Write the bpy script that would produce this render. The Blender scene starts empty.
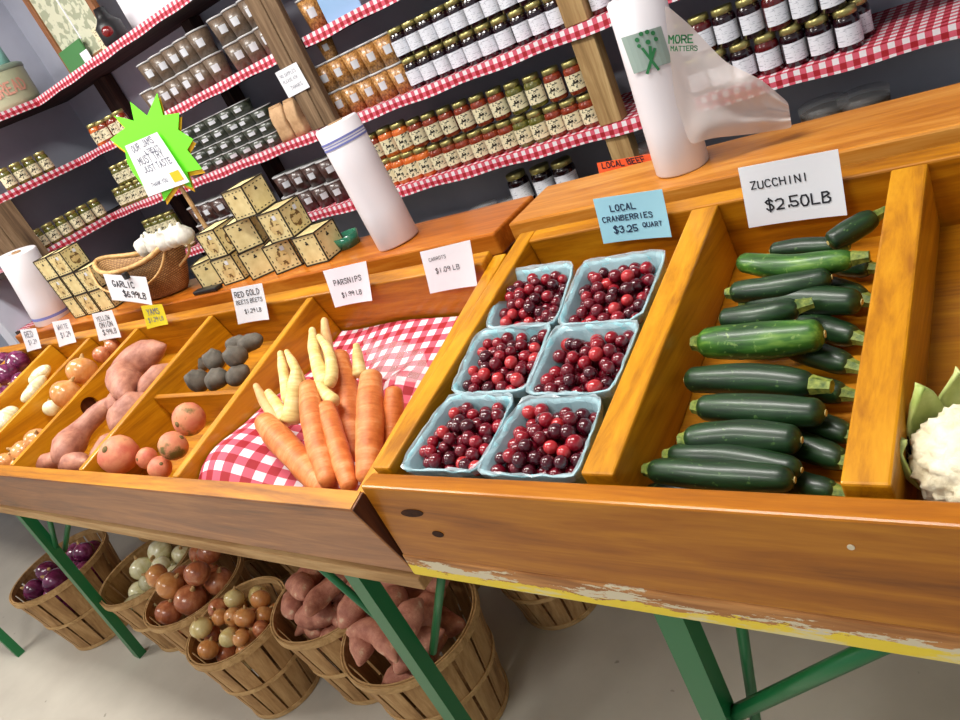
import bpy, bmesh, math, random
from mathutils import Vector, Matrix, noise
random.seed(7)
R = math.radians
scn = bpy.context.scene
COL = scn.collection
# ------------------------------------------------------------------ camera
FPX = 740.0
yaw, pit, rol = R(-43.70268), R(24.63970), R(-26.31111)
cf = Vector((math.sin(yaw)*math.cos(pit), math.cos(yaw)*math.cos(pit), -math.sin(pit)))
r0 = Vector((math.cos(yaw), -math.sin(yaw), 0)); u0 = r0.cross(cf)
cr = math.cos(rol)*r0 + math.sin(rol)*u0
cu = -math.sin(rol)*r0 + math.cos(rol)*u0
CAM = Vector((0, 0, 1.45))
cd = bpy.data.cameras.new('camera'); co = bpy.data.objects.new('camera', cd); COL.objects.link(co)
m = Matrix((cr, cu, -cf)).transposed().to_4x4(); m.translation = CAM
co.matrix_world = m
cd.sensor_width = 36; cd.lens = FPX/960*36; cd.clip_start = .02
scn.camera = co

def ray(px, py): return (px-480)/FPX*cr - (py-360)/FPX*cu + cf
def onp(px, py, p, n):
    n = Vector(n); v = ray(px, py)
    return CAM + v*((Vector(p)-CAM).dot(n)/v.dot(n))
def atY(px, py, Y): return onp(px, py, (0, Y, 0), (0, 1, 0))
def atZ(px, py, Z): return onp(px, py, (0, 0, Z), (0, 0, 1))
# ------------------------------------------------------------------ tray frames
class Fr:
    def __init__(s, y, z, t):
        s.o = Vector((0, y, z)); s.t = R(t); s.ey = Vector((0, math.cos(s.t), math.sin(s.t))); s.ez = Vector((0, -math.sin(s.t), math.cos(s.t)))
    def p(s, x, a, h): return s.o + Vector((x, 0, 0)) + s.ey*a + s.ez*h
    def px(s, px, py, h=0): return onp(px, py, s.p(0, 0, h), s.ez)
    def loc(s, w):
        d = w - s.o; return (w.x, d.dot(s.ey), d.dot(s.ez))
TR = Fr(.469, .97, 9.5)
TL = Fr(.444, .95, 12)

# ------------------------------------------------------------------ materials
def srgb(r, g, b):
    f = lambda c: (c/255/12.92 if c/255 <= .04045 else ((c/255+.055)/1.055)**2.4)
    return (f(r), f(g), f(b), 1)
class NT:
    def __init__(s, name):
        s.m = bpy.data.materials.new(name); s.m.use_nodes = True; s.n = s.m.node_tree.nodes; s.l = s.m.node_tree.links
        s.b = s.n['Principled BSDF']
    def add(s, t, **k):
        n = s.n.new(t)
        for a, v in k.items():
            if a in n.inputs: n.inputs[a].default_value = v
            else: setattr(n, a, v)
        return n
    def link(s, a, b): s.l.new(a, b)
    def coord(s, kind='Object', scale=(1, 1, 1), rot=(0, 0, 0)):
        tc = s.add('ShaderNodeTexCoord'); mp = s.add('ShaderNodeMapping'); mp.inputs['Scale'].default_value = scale; mp.inputs['Rotation'].default_value = rot
        s.link(tc.outputs[kind], mp.inputs[0]); return mp.outputs[0]
    def ramp(s, fac, stops, interp='LINEAR'):
        r = s.add('ShaderNodeValToRGB'); e = r.color_ramp.elements; r.color_ramp.interpolation = interp
        while len(e) < len(stops): e.new(.5)
        for i, (p, c) in enumerate(stops): e[i].position = p; e[i].color = c
        s.link(fac, r.inputs[0]); return r.outputs[0]
    def noise(s, v, scale, detail=4, rough=.5, dist=0):
        n = s.add('ShaderNodeTexNoise'); n.inputs['Scale'].default_value = scale; n.inputs['Detail'].default_value = detail
        n.inputs['Roughness'].default_value = rough; n.inputs['Distortion'].default_value = dist; s.link(v, n.inputs['Vector']); return n.outputs['Fac']
    def math(s, op, a, b=None):
        n = s.add('ShaderNodeMath'); n.operation = op
        for i, v in enumerate((a, b)):
            if v is None: continue
            if isinstance(v, (int, float)): n.inputs[i].default_value = v
            else: s.link(v, n.inputs[i])
        return n.outputs[0]
    def mix(s, fac, a, b, mode='MIX'):
        n = s.add('ShaderNodeMix'); n.data_type = 'RGBA'; n.blend_type = mode
        for i, v in ((0, fac), (6, a), (7, b)):
            if isinstance(v, (int, float, tuple)): n.inputs[i].default_value = v
            else: s.link(v, n.inputs[i])
        return n.outputs[2]
    def bump(s, h, st=.3, d=.002):
        b = s.add('ShaderNodeBump'); b.inputs['Strength'].default_value = st; b.inputs['Distance'].default_value = d
        s.link(h, b.inputs['Height']); s.link(b.outputs[0], s.b.inputs['Normal'])
    def col(s, c):
        if isinstance(c, tuple): s.b.inputs['Base Color'].default_value = c
        else: s.link(c, s.b.inputs['Base Color'])
        return s
    def pr(s, rough=.5, coat=0, metal=0, spec=.5, sss=0):
        s.b.inputs['Roughness'].default_value = rough; s.b.inputs['Coat Weight'].default_value = coat; s.b.inputs['Coat Roughness'].default_value = .15
        s.b.inputs['Metallic'].default_value = metal; s.b.inputs['Specular IOR Level'].default_value = spec
        s.b.inputs['Subsurface Weight'].default_value = sss; s.b.inputs['Subsurface Scale'].default_value = .01
        return s
def plain(name, c, rough=.5, **k): return NT(name).col(c).pr(rough, **k).m
def blotchy(name, c1, c2, scale=20, rough=.5, coat=0, c3=None, stretch=(1, 1, 1), bump=0, sss=0, lo=.35, hi=.65, spec=.5):
    t = NT(name); v = t.coord('Object', stretch); f = t.noise(v, scale, 5, .6)
    st = [(lo, c1), (hi, c2)] + ([(min(.98, hi+.08), c3)] if c3 else [])
    t.col(t.ramp(f, st)).pr(rough, coat, spec=spec, sss=sss)
    if bump: t.bump(t.noise(v, scale*3, 6, .7), bump, .002)
    return t.m
def wood(name, dark, mid, light, axis='X', rough=.42, coat=.22, sc=1, bump=.1):
    t = NT(name)
    s = {'X': (1.2, 14, 14), 'Y': (14, 1.2, 14), 'Z': (14, 14, 1.2)}[axis]
    v = t.coord('Object', tuple(q*sc for q in s))
    f = t.noise(v, 1.6, 5, .6, 1.2); g = t.noise(v, 9, 3, .7, .4)
    w = t.math('ADD', t.math('MULTIPLY', f, .75), t.math('MULTIPLY', g, .25))
    t.col(t.ramp(w, [(.34, dark), (.5, mid), (.66, light)])).pr(rough, coat, spec=.3)
    t.bump(g, bump, .001); return t.m
def gingham(name, period=.027, coords='UV'):
    t = NT(name); tc = t.add('ShaderNodeTexCoord'); sx = t.add('ShaderNodeSeparateXYZ'); t.link(tc.outputs[coords], sx.inputs[0])
    a = t.math('GREATER_THAN', t.math('FRACT', t.math('DIVIDE', sx.outputs[0], period)), .5)
    b = t.math('GREATER_THAN', t.math('FRACT', t.math('DIVIDE', sx.outputs[1], period)), .5)
    f = t.math('MULTIPLY', t.math('ADD', a, b), .5)
    t.col(t.ramp(f, [(0, srgb(226, 218, 222)), (.25, srgb(206, 84, 104)), (.75, srgb(156, 4, 24))], 'CONSTANT')).pr(.7)
    return t.m
M = {}
M['varnish'] = wood('varnished_pine', srgb(134, 78, 6), srgb(180, 114, 8), srgb(204, 142, 24), 'X')
M['varnish_y'] = wood('varnished_pine_divider', srgb(152, 92, 6), srgb(192, 128, 10), srgb(212, 152, 26), 'Y')
M['varnish_brown'] = wood('reddish_varnish', srgb(112, 62, 18), srgb(146, 86, 30), srgb(176, 112, 50), 'X')
M['front'] = wood('front_board_varnish', srgb(122, 66, 4), srgb(162, 94, 8), srgb(188, 120, 22), 'X')
M['front_left'] = wood('front_board_varnish_left', srgb(112, 64, 24), srgb(150, 88, 34), srgb(178, 114, 52), 'X')
M['ledge'] = wood('ledge_pine', srgb(160, 92, 22), srgb(194, 124, 42), srgb(214, 154, 74), 'X', rough=.3)
M['ledge_red'] = wood('ledge_red_pine', srgb(140, 68, 12), srgb(176, 96, 22), srgb(200, 126, 42), 'X', rough=.3)
M['shade_wood'] = wood('painted_shade_wood', srgb(52, 24, 12), srgb(82, 40, 18), srgb(108, 58, 28), 'Z', rough=.6, coat=0)  # dark brown with shade painted in, for board end and divider hole
M['raw'] = wood('raw_wood', srgb(140, 100, 60), srgb(176, 136, 88), srgb(200, 165, 115), 'X', rough=.7, coat=0)
M['post'] = wood('weathered_post', srgb(76, 58, 42), srgb(116, 92, 68), srgb(150, 124, 96), 'Z', rough=.8, coat=0)
M['post_light'] = wood('pine_post', srgb(120, 92, 56), srgb(156, 124, 80), srgb(186, 156, 108), 'Z', rough=.7, coat=0)
M['post_dark'] = wood('dark_post', srgb(34, 24, 22), srgb(60, 42, 36), srgb(88, 62, 50), 'Z', rough=.7, coat=0)
M['shelf'] = wood('dark_shelf_board', srgb(34, 26, 24), srgb(52, 42, 38), srgb(72, 58, 50), 'X', rough=.8, coat=0)
M['slat'] = wood('basket_splint', srgb(120, 86, 50), srgb(162, 122, 76), srgb(190, 152, 102), 'Z', rough=.7, coat=0)
M['hoop'] = wood('basket_hoop', srgb(140, 104, 62), srgb(180, 142, 92), srgb(206, 170, 120), 'X', rough=.7, coat=0)
M['wall'] = blotchy('grey_blue_wall', srgb(176, 180, 194), srgb(190, 194, 208), 3, .85)
M['ceiling'] = plain('ceiling_white', srgb(200, 200, 198), .9)
M['gingham'] = gingham('red_white_gingham')
t = NT('concrete_floor'); v = t.coord('Object'); f = t.noise(v, 1.3, 6, .6); g = t.noise(v, 26, 2, .5)
base = t.ramp(f, [(.3, srgb(164, 156, 144)), (.7, srgb(196, 190, 176))])
sp = t.ramp(g, [(.73, (0, 0, 0, 1)), (.76, (1, 1, 1, 1))])
t.col(t.mix(t.math('MULTIPLY', sp, .5), base, srgb(84, 76, 66))).pr(.55); M['floor'] = t.m
t = NT('worn_painted_edge'); v = t.coord('Object', (1, 1, 1)); tc = t.add('ShaderNodeTexCoord'); sx = t.add('ShaderNodeSeparateXYZ'); t.link(tc.outputs['Object'], sx.inputs[0])
v2 = t.coord('Object', (3, 10, 16)); n1 = t.noise(v2, 4, 6, .75); n2 = t.noise(t.coord('Object', (4, 9, 22)), 3.2, 5, .7); n3 = t.noise(t.coord('Object', (2, 30, 30)), 4, 3, .6)
z = t.math('SUBTRACT', sx.outputs[2], .802)                       # 0 .. .04 up the edge
yel = t.math('GREATER_THAN', t.math('SUBTRACT', n1, t.math('MULTIPLY', z, 20)), .17)
wht = t.math('GREATER_THAN', t.math('SUBTRACT', n2, t.math('MULTIPLY', t.math('ABSOLUTE', t.math('SUBTRACT', z, .019)), 8)), .46)
wb = t.ramp(n3, [(.35, srgb(150, 92, 38)), (.65, srgb(196, 134, 70))])
c = t.mix(wht, wb, srgb(214, 200, 168)); c = t.mix(yel, c, t.ramp(n2, [(.52, srgb(236, 206, 50)), (.62, srgb(222, 206, 150))]))
t.col(c).pr(.5); M['worn'] = t.m
M['green_steel'] = plain('green_painted_steel', srgb(24, 104, 56), .35)
M['paper'] = plain('white_paper', srgb(236, 238, 244), .8)
M['paper_blue'] = plain('pale_blue_paper', srgb(160, 214, 232), .8)
M['paper_yellow'] = plain('yellow_paper', srgb(226, 208, 30), .8)
M['paper_orange'] = plain('orange_paper', srgb(240, 92, 40), .8)
M['neon'] = plain('neon_green_card', srgb(122, 250, 48), .6)
M['neon_orange'] = plain('orange_card', srgb(250, 190, 30), .6)
M['ink'] = plain('black_ink', srgb(28, 28, 38), .6)
M['ink_blue'] = plain('navy_ink', srgb(16, 34, 72), .6)
M['ink_grey'] = plain('grey_ink', srgb(110, 112, 128), .6)
M['ink_green'] = plain('green_print', srgb(40, 120, 70), .6)
M['ink_grey_green'] = plain('grey_green_print', srgb(150, 170, 162), .6)
M['blue_print'] = plain('blue_print', srgb(116, 124, 188), .6)
M['roll'] = plain('white_film_roll', srgb(226, 222, 226), .35, sss=.0)
M['core'] = plain('cardboard_core', srgb(150, 118, 84), .8)
M['black'] = plain('black_metal', srgb(20, 20, 22), .4)
M['knot'] = blotchy('dark_knot', srgb(38, 20, 12), srgb(70, 38, 18), 60, .7, spec=.2)
M['chip'] = plain('chipped_white_paint', srgb(214, 200, 170), .7)
# translucent film
t = NT('frosted_film'); tr = t.add('ShaderNodeBsdfTransparent'); tl = t.add('ShaderNodeBsdfTranslucent'); tl.inputs[0].default_value = srgb(232, 222, 216)
t.col(srgb(232, 224, 220)).pr(.25); mx1 = t.add('ShaderNodeMixShader'); mx1.inputs[0].default_value = .4; t.link(t.b.outputs[0], mx1.inputs[1]); t.link(tl.outputs[0], mx1.inputs[2])
mx2 = t.add('ShaderNodeMixShader'); mx2.inputs[0].default_value = .82; t.link(tr.outputs[0], mx2.inputs[1]); t.link(mx1.outputs[0], mx2.inputs[2])
t.link(mx2.outputs[0], t.n['Material Output'].inputs[0]); M['film'] = t.m
def filmmat(name, a, c):
    t = NT(name); tr = t.add('ShaderNodeBsdfTransparent'); t.col(c).pr(.15)
    mx = t.add('ShaderNodeMixShader'); mx.inputs[0].default_value = a; t.link(tr.outputs[0], mx.inputs[1]); t.link(t.b.outputs[0], mx.inputs[2]); t.link(mx.outputs[0], t.n['Material Output'].inputs[0]); return t.m
M['clear'] = filmmat('clear_plastic', .25, srgb(225, 225, 225))
# produce
t = NT('zucchini_skin'); v = t.coord('Object', (6, 60, 60)); f = t.noise(v, 2.2, 3, .6); g = t.noise(t.coord('Object'), 160, 2, .5)
c = t.ramp(f, [(.35, srgb(12, 34, 16)), (.6, srgb(26, 58, 26)), (.75, srgb(44, 80, 34))]); c = t.mix(t.ramp(g, [(.66, (0, 0, 0, 1)), (.72, (.5, .5, .5, 1))]), c, srgb(96, 130, 70))
t.col(c).pr(.42, .15); M['zucchini'] = t.m
t = NT('zucchini_skin_light'); v = t.coord('Object', (8, 40, 40)); f = t.noise(v, 1.6, 3, .6); g = t.noise(t.coord('Object'), 150, 2, .5)
c = t.ramp(f, [(.35, srgb(24, 62, 18)), (.55, srgb(58, 106, 30)), (.72, srgb(120, 160, 60))]); c = t.mix(t.ramp(g, [(.62, (0, 0, 0, 1)), (.7, (.5, .5, .5, 1))]), c, srgb(140, 170, 90))
t.col(c).pr(.42, .15); M['zucchini_light'] = t.m
M['zuc_stem'] = blotchy('zucchini_stem', srgb(66, 92, 34), srgb(150, 162, 72), 120, .6)
M['zuc_scar'] = plain('blossom_scar', srgb(196, 176, 110), .7)
t = NT('carrot_skin'); f = t.noise(t.coord('Object', (60, 8, 8)), 2.5, 4, .65); g = t.noise(t.coord('Object'), 30, 4, .6)
t.col(t.ramp(t.math('ADD', t.math('MULTIPLY', f, .4), t.math('MULTIPLY', g, .6)), [(.36, srgb(188, 92, 34)), (.52, srgb(216, 124, 60)), (.68, srgb(228, 158, 100))])).pr(.5); t.bump(f, .6, .003); M['carrot'] = t.m
t = NT('parsnip_skin'); f = t.noise(t.coord('Object', (50, 8, 8)), 2.5, 4, .65)
t.col(t.ramp(f, [(.3, srgb(200, 164, 88)), (.5, srgb(226, 200, 126)), (.7, srgb(234, 216, 156))])).pr(.5); t.bump(f, .5, .002); M['parsnip'] = t.m
M['parsnip_tan'] = blotchy('parsnip_root_tan', srgb(200, 150, 92), srgb(222, 180, 122), 40, .6)
M['sweet'] = blotchy('sweet_potato_skin', srgb(150, 92, 74), srgb(196, 136, 110), 28, .55, bump=.5, stretch=(1, 1.5, 1.5), c3=srgb(206, 158, 130))
M['sweet_dark'] = blotchy('sweet_potato_skin_red', srgb(164, 98, 78), srgb(198, 134, 108), 34, .65, bump=1.0, hi=.6, c3=srgb(214, 178, 146))
M['beet'] = blotchy('golden_beet_skin', srgb(196, 92, 70), srgb(224, 150, 108), 22, .55, c3=srgb(150, 110, 60), bump=.4)
M['beet_dirty'] = blotchy('golden_beet_skin_dirty', srgb(206, 106, 82), srgb(214, 140, 100), 18, .6, c3=srgb(112, 96, 44), bump=.6, hi=.52)
M['beet_top'] = blotchy('beet_crown', srgb(80, 66, 34), srgb(130, 110, 60), 90, .8)
M['dark_root'] = blotchy('black_radish_skin', srgb(74, 68, 60), srgb(104, 96, 84), 34, .75, bump=.8, c3=srgb(128, 116, 96))
t = NT('yellow_onion_skin'); f = t.noise(t.coord('Object', (30, 30, 3)), 2, 4, .6)
t.col(t.ramp(f, [(.3, srgb(196, 122, 62)), (.5, srgb(210, 144, 82)), (.7, srgb(222, 166, 108))])).pr(.28, .4); M['onion'] = t.m
t = NT('brown_onion_skin'); f = t.noise(t.coord('Object', (30, 30, 3)), 2, 4, .6)
t.col(t.ramp(f, [(.3, srgb(142, 74, 44)), (.5, srgb(180, 104, 66)), (.7, srgb(208, 142, 98))])).pr(.28, .4); M['onion_brown'] = t.m
t = NT('red_onion_skin'); f = t.noise(t.coord('Object', (30, 30, 3)), 2, 4, .6)
t.col(t.ramp(f, [(.3, srgb(66, 14, 44)), (.5, srgb(104, 30, 72)), (.72, srgb(150, 74, 120))])).pr(.22, .5); M['onion_red'] = t.m
t = NT('white_onion_skin'); f = t.noise(t.coord('Object', (30, 30, 3)), 2, 4, .6)
t.col(t.ramp(f, [(.3, srgb(200, 190, 130)), (.5, srgb(226, 220, 176)), (.7, srgb(240, 236, 208))])).pr(.25, .4); M['onion_white'] = t.m
M['onion_pale'] = blotchy('pale_gold_onion_skin', srgb(206, 178, 106), srgb(226, 208, 148), 12, .28, coat=.4, stretch=(3, 3, 1))
M['onion_top'] = blotchy('dry_onion_neck', srgb(150, 110, 60), srgb(200, 164, 110), 90, .8)
M['garlic'] = blotchy('garlic_skin', srgb(204, 198, 186), srgb(226, 222, 210), 20, .6, stretch=(4, 4, 1))
M['cran'] = [plain('cranberry_'+n, c, .22, coat=.5) for n, c in (('crimson', srgb(140, 16, 32)), ('dark', srgb(70, 8, 24)), ('wine', srgb(104, 10, 28)), ('bright', srgb(178, 44, 48)))]
M['pulp'] = blotchy('blue_green_pulp', srgb(120, 172, 182), srgb(152, 196, 204), 30, .45, coat=.3, bump=.3)
M['liner'] = filmmat('liner_film', .35, srgb(214, 232, 238))
M['cauli'] = blotchy('cauliflower_curd', srgb(226, 214, 178), srgb(244, 236, 210), 60, .7, bump=.8)
M['leaf'] = blotchy('pale_leaf', srgb(160, 180, 90), srgb(214, 220, 150), 20, .5)
M['lid_gold'] = plain('gold_lid', srgb(186, 176, 112), .3, metal=.7)
M['lid_white'] = plain('frosted_lid', srgb(190, 190, 190), .35)
def labelmat(name, c, ink, thr=.56, sc=(90, 90, 240)):
    t = NT(name); f = t.noise(t.coord('Object', sc), 1, 2, .5); t.col(t.mix(t.ramp(f, [(thr, (0, 0, 0, 1)), (thr+.04, (1, 1, 1, 1))]), c, ink)).pr(.6); return t.m
M['label_white'] = labelmat('white_jar_label', srgb(222, 224, 232), srgb(170, 174, 186), .6, (60, 60, 400))
M['label_cream'] = labelmat('cream_jar_label', srgb(226, 216, 180), srgb(70, 74, 60), .56, (110, 110, 140))
M['label_plain'] = plain('price_sticker', srgb(214, 216, 222), .6)
M['jam'] = plain('dark_jam', srgb(30, 10, 18), .12, coat=.6)
M['jam_red'] = plain('red_jam', srgb(84, 18, 22), .12, coat=.6)
M['salsa'] = blotchy('salsa', srgb(110, 34, 20), srgb(150, 62, 34), 90, .15, coat=.6)
M['pepper'] = blotchy('orange_relish', srgb(190, 82, 30), srgb(220, 120, 50), 90, .15, coat=.6)
M['pickle'] = blotchy('green_pickle', srgb(70, 76, 26), srgb(120, 112, 50), 90, .15, coat=.6)
M['granola'] = blotchy('granola_in_tub', srgb(136, 88, 40), srgb(206, 152, 86), 150, .35, coat=.4, lo=.4, hi=.6)
M['brown_fill'] = blotchy('brown_mix_in_tub', srgb(88, 72, 58), srgb(118, 98, 80), 120, .4, coat=.4)
M['green_fill'] = blotchy('dark_green_herbs_in_tub', srgb(38, 44, 36), srgb(62, 68, 52), 120, .4, coat=.4)
M['cocoa_fill'] = blotchy('chocolate_in_tub', srgb(58, 36, 32), srgb(84, 54, 46), 120, .4, coat=.4)
M['kraft'] = blotchy('kraft_bag', srgb(176, 136, 96), srgb(206, 168, 126), 30, .7)
M['boxwood'] = blotchy('pale_box_ply', srgb(206, 186, 128), srgb(228, 212, 156), 25, .6)
M['boxwood_shade'] = blotchy('tan_box_ply', srgb(196, 168, 112), srgb(214, 190, 132), 25, .6)
M['burnt'] = plain('burnt_box_edge', srgb(42, 34, 22), .7)
t = NT('box_pattern'); f = t.noise(t.coord('Object'), 90, 2, .5); t.col(t.ramp(f, [(.5, srgb(206, 182, 120)), (.54, srgb(110, 82, 40))])).pr(.6); M['boxpat'] = t.m
t = NT('woven_wicker'); br = t.add('ShaderNodeTexBrick'); t.link(t.coord('UV'), br.inputs[0]); br.inputs['Scale'].default_value = 16; br.inputs['Color1'].default_value = srgb(190, 146, 92); br.inputs['Color2'].default_value = srgb(160, 116, 68)
br.inputs['Mortar'].default_value = srgb(110, 76, 42); br.inputs['Mortar Size'].default_value = .05; t.col(br.outputs[0]).pr(.7); t.bump(br.outputs[1], .5, .002); M['wicker'] = t.m
M['wicker_rim'] = blotchy('wicker_rim', srgb(176, 128, 70), srgb(214, 172, 112), 60, .6)
M['tin_green'] = plain('pale_green_tin', srgb(136, 190, 180), .4)
M['canister'] = plain('cream_green_enamel', srgb(178, 184, 152), .35)
M['canister_dark'] = plain('tin_lid_green', srgb(140, 158, 138), .35)
M['pink_letters'] = plain('pink_lettering', srgb(206, 150, 130), .5)
M['frame'] = wood('oak_frame', srgb(112, 70, 42), srgb(146, 96, 60), srgb(176, 124, 84), 'Z', rough=.5)
M['seed'] = labelmat('seed_packet_print', srgb(206, 208, 182), srgb(160, 166, 140), .5, (30, 30, 30))
M['green_card'] = plain('green_card', srgb(70, 130, 74), .6)
M['red_glass'] = plain('red_lens', srgb(120, 20, 20), .15, coat=.5)
M['tomato_box'] = blotchy('tomato_tub', srgb(196, 84, 56), srgb(214, 120, 90), 40, .3, coat=.4)
M['herb'] = blotchy('mixed_leaves', srgb(70, 90, 60), srgb(170, 160, 110), 60, .6)
M['blue_card'] = plain('light_blue_card', srgb(140, 176, 216), .6)

# ------------------------------------------------------------------ mesh helpers
def newbm(): return bmesh.new()
def obj(name, bm, mat, parent=None, loc=None, smooth=False, kind=None):
    me = bpy.data.meshes.new(name)
    bmesh.ops.recalc_face_normals(bm, faces=bm.faces[:])
    if loc is not None: bmesh.ops.translate(bm, verts=bm.verts[:], vec=-Vector(loc))
    bm.to_mesh(me); bm.free()
    for mm in (mat if isinstance(mat, (list, tuple)) else [mat]): me.materials.append(mm)
    if smooth:
        for p in me.polygons: p.use_smooth = True
    o = bpy.data.objects.new(name, me); COL.objects.link(o)
    if loc is not None: o.location = loc
    if parent is not None:
        o.parent = parent
        if loc is not None: o.location = Vector(loc) - WL[parent.name]
        else: o.location = -WL[parent.name] if parent.name in WL else (0, 0, 0)
    WL[o.name] = Vector(loc) if loc is not None else Vector((0, 0, 0))
    if kind: o['kind'] = kind
    return o
WL = {}
def tag(o, label=None, cat=None, group=None, kind=None):
    if label: o['label'] = label
    if cat: o['category'] = cat
    if group: o['group'] = group
    if kind: o['kind'] = kind
    return o
def thing(name, label, cat, loc=(0, 0, 0), group=None):
    o = bpy.data.objects.new(name, None); COL.objects.link(o); o.location = loc; o.empty_display_size = .02
    WL[o.name] = Vector(loc); tag(o, label, cat, group); return o
def box(bm, x0, x1, y0, y1, z0, z1, bev=0, T=None):
    vs = [bm.verts.new((x, y, z)) for x in (x0, x1) for y in (y0, y1) for z in (z0, z1)]
    fs = [bm.faces.new([vs[i] for i in q]) for q in ((0, 1, 3, 2), (4, 6, 7, 5), (0, 4, 5, 1), (2, 3, 7, 6), (0, 2, 6, 4), (1, 5, 7, 3))]
    if bev:
        es = list({e for f in fs for e in f.edges})
        r = bmesh.ops.bevel(bm, geom=es, offset=bev, segments=2, affect='EDGES', profile=.5)
        vs = list({v for f in r['faces'] for v in f.verts} | {v for v in vs if v.is_valid})
    if T:
        for v in vs: v.co = T(v.co)
    return vs
def tbox(bm, fr, x0, x1, a0, a1, h0, h1, bev=0): return box(bm, x0, x1, a0, a1, h0, h1, bev, lambda c: fr.p(c.x, c.y, c.z))
def lathe(bm, prof, seg=20, center=(0, 0), closed=True, uv=None):
    rings = []
    for r, z in prof:
        if r < 1e-6: rings.append([bm.verts.new((center[0], center[1], z))])
        else: rings.append([bm.verts.new((center[0]+r*math.cos(2*math.pi*i/seg), center[1]+r*math.sin(2*math.pi*i/seg), z)) for i in range(seg)])
    for a, b in zip(rings, rings[1:]):
        for i in range(seg):
            j = (i+1) % seg
            if len(a) == 1 and len(b) == 1: continue
            if len(a) == 1: bm.faces.new((a[0], b[i], b[j]))
            elif len(b) == 1: bm.faces.new((a[i], a[j], b[0]))
            else: bm.faces.new((a[i], a[j], b[j], b[i]))
    return rings
def catmull(P, n=4):
    P = [Vector(p) for p in P]; out = []
    Q = [P[0]*2-P[1]] + P + [P[-1]*2-P[-2]]
    for i in range(1, len(Q)-2):
        for k in range(n):
            t = k/n; a, b, c, d = Q[i-1:i+3]
            out.append(.5*((2*b)+(c-a)*t+(2*a-5*b+4*c-d)*t*t+(3*b-a-3*c+d)*t**3))
    out.append(P[-1]); return out
def tube(bm, P, rad, seg=10, cap=True, ecc=1.0, jit=0, seed=0):
    """sweep a round section of radius rad(t) along P"""
    P = [Vector(p) for p in P]; n = len(P); rings = []
    tot = [0]
    for a, b in zip(P, P[1:]): tot.append(tot[-1]+(b-a).length)
    up = None
    for i, p in enumerate(P):
        d = (P[min(i+1, n-1)]-P[max(i-1, 0)]).normalized()
        if up is None: up = d.orthogonal().normalized()
        up = (up - d*up.dot(d)).normalized(); s = d.cross(up)
        r = rad(tot[i]/tot[-1]) if callable(rad) else rad
        ring = []
        for k in range(seg):
            a = 2*math.pi*k/seg; q = up*math.cos(a)*r + s*math.sin(a)*r*ecc
            if jit: q *= 1+jit*noise.noise((p+q)*22+Vector((seed*3.1, 0, 0)))
            ring.append(bm.verts.new(p+q))
        rings.append(ring)
    for a, b in zip(rings, rings[1:]):
        for k in range(seg): bm.faces.new((a[k], a[(k+1) % seg], b[(k+1) % seg], b[k]))
    if cap: bm.faces.new(rings[0][::-1]); bm.faces.new(rings[-1])
    return rings
def rounded(t, prof):
    """radius profile with rounded ends; prof = list of (t, r)"""
    for (a, ra), (b, rb) in zip(prof, prof[1:]):
        if t <= b: u = (t-a)/(b-a); u = u*u*(3-2*u); r = ra+(rb-ra)*u; break
    else: r = prof[-1][1]
    return r
def veg(bm, P, prof, seg=14, e0=.08, e1=.08, jit=0, seed=0, ecc=1):
    """closed organic body along path P: even samples plus extra samples in the end caps"""
    Q = catmull(P, 12)
    L = [0]
    for a, b in zip(Q, Q[1:]): L.append(L[-1]+(b-a).length)
    def at(t):
        s = t*L[-1]
        for i in range(len(Q)-1):
            if L[i+1] >= s: return Q[i].lerp(Q[i+1], (s-L[i])/max(1e-9, L[i+1]-L[i]))
        return Q[-1]
    ts = [e0*(1-math.cos(a*math.pi/2/5)) for a in range(0, 6)] + [e0+(1-e0-e1)*k/14 for k in range(1, 14)] + [1-e1*(1-math.sin(a*math.pi/2/5)) for a in range(0, 6)]
    pts = [at(min(1, max(0, t))) for t in ts]
    rr = []
    for t in ts:
        r = rounded(t, prof)
        if t < e0: r *= math.sqrt(max(.0009, 1-(1-t/e0)**2))
        if t > 1-e1: r *= math.sqrt(max(.0009, 1-(1-(1-t)/e1)**2))
        rr.append(r)
    it = iter(rr); d = {}
    n = len(pts); rings = []; up = None
    for i, p in enumerate(pts):
        dd = (pts[min(i+1, n-1)]-pts[max(i-1, 0)]).normalized()
        if up is None: up = dd.orthogonal().normalized()
        up = (up-dd*up.dot(dd)).normalized(); s = dd.cross(up); ring = []
        for k in range(seg):
            a = 2*math.pi*k/seg; q = (up*math.cos(a)+s*math.sin(a)*ecc)*rr[i]
            if jit: q *= 1+jit*noise.noise((p+q)*25+Vector((seed*3.1, 0, 0)))+.45*jit*noise.noise((p+q)*75+Vector((0, seed*1.7, 0)))
            ring.append(bm.verts.new(p+q))
        rings.append(ring)
    for a, b in zip(rings, rings[1:]):
        for k in range(seg): bm.faces.new((a[k], a[(k+1) % seg], b[(k+1) % seg], b[k]))
    bm.faces.new(rings[0][::-1]); bm.faces.new(rings[-1])
def copy(o, loc=None, rot=None, scale=None, parent=None):
    c = o.copy(); COL.objects.link(c)
    if parent is not None: c.parent = parent
    for k in ('label', 'category', 'group'):
        pass
    if loc is not None: c.location = loc
    if rot is not None: c.rotation_euler = rot
    if scale is not None: c.scale = scale
    for ch in [q for q in o.children]:
        copy(ch, parent=c)
    return c
USED = {}
def place(proto, loc, rot=None, scale=None, label=None, group=None, swap=None):
    """first placement uses the prototype itself, later ones copy it with its parts"""
    if not USED.get(proto.name): USED[proto.name] = True; o = proto
    else: o = copy(proto)
    o.location = loc
    if rot is not None: o.rotation_euler = rot
    if scale is not None: o.scale = (scale,)*3 if isinstance(scale, (int, float)) else scale
    if label: o['label'] = label
    if group: o['group'] = group
    return o
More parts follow.
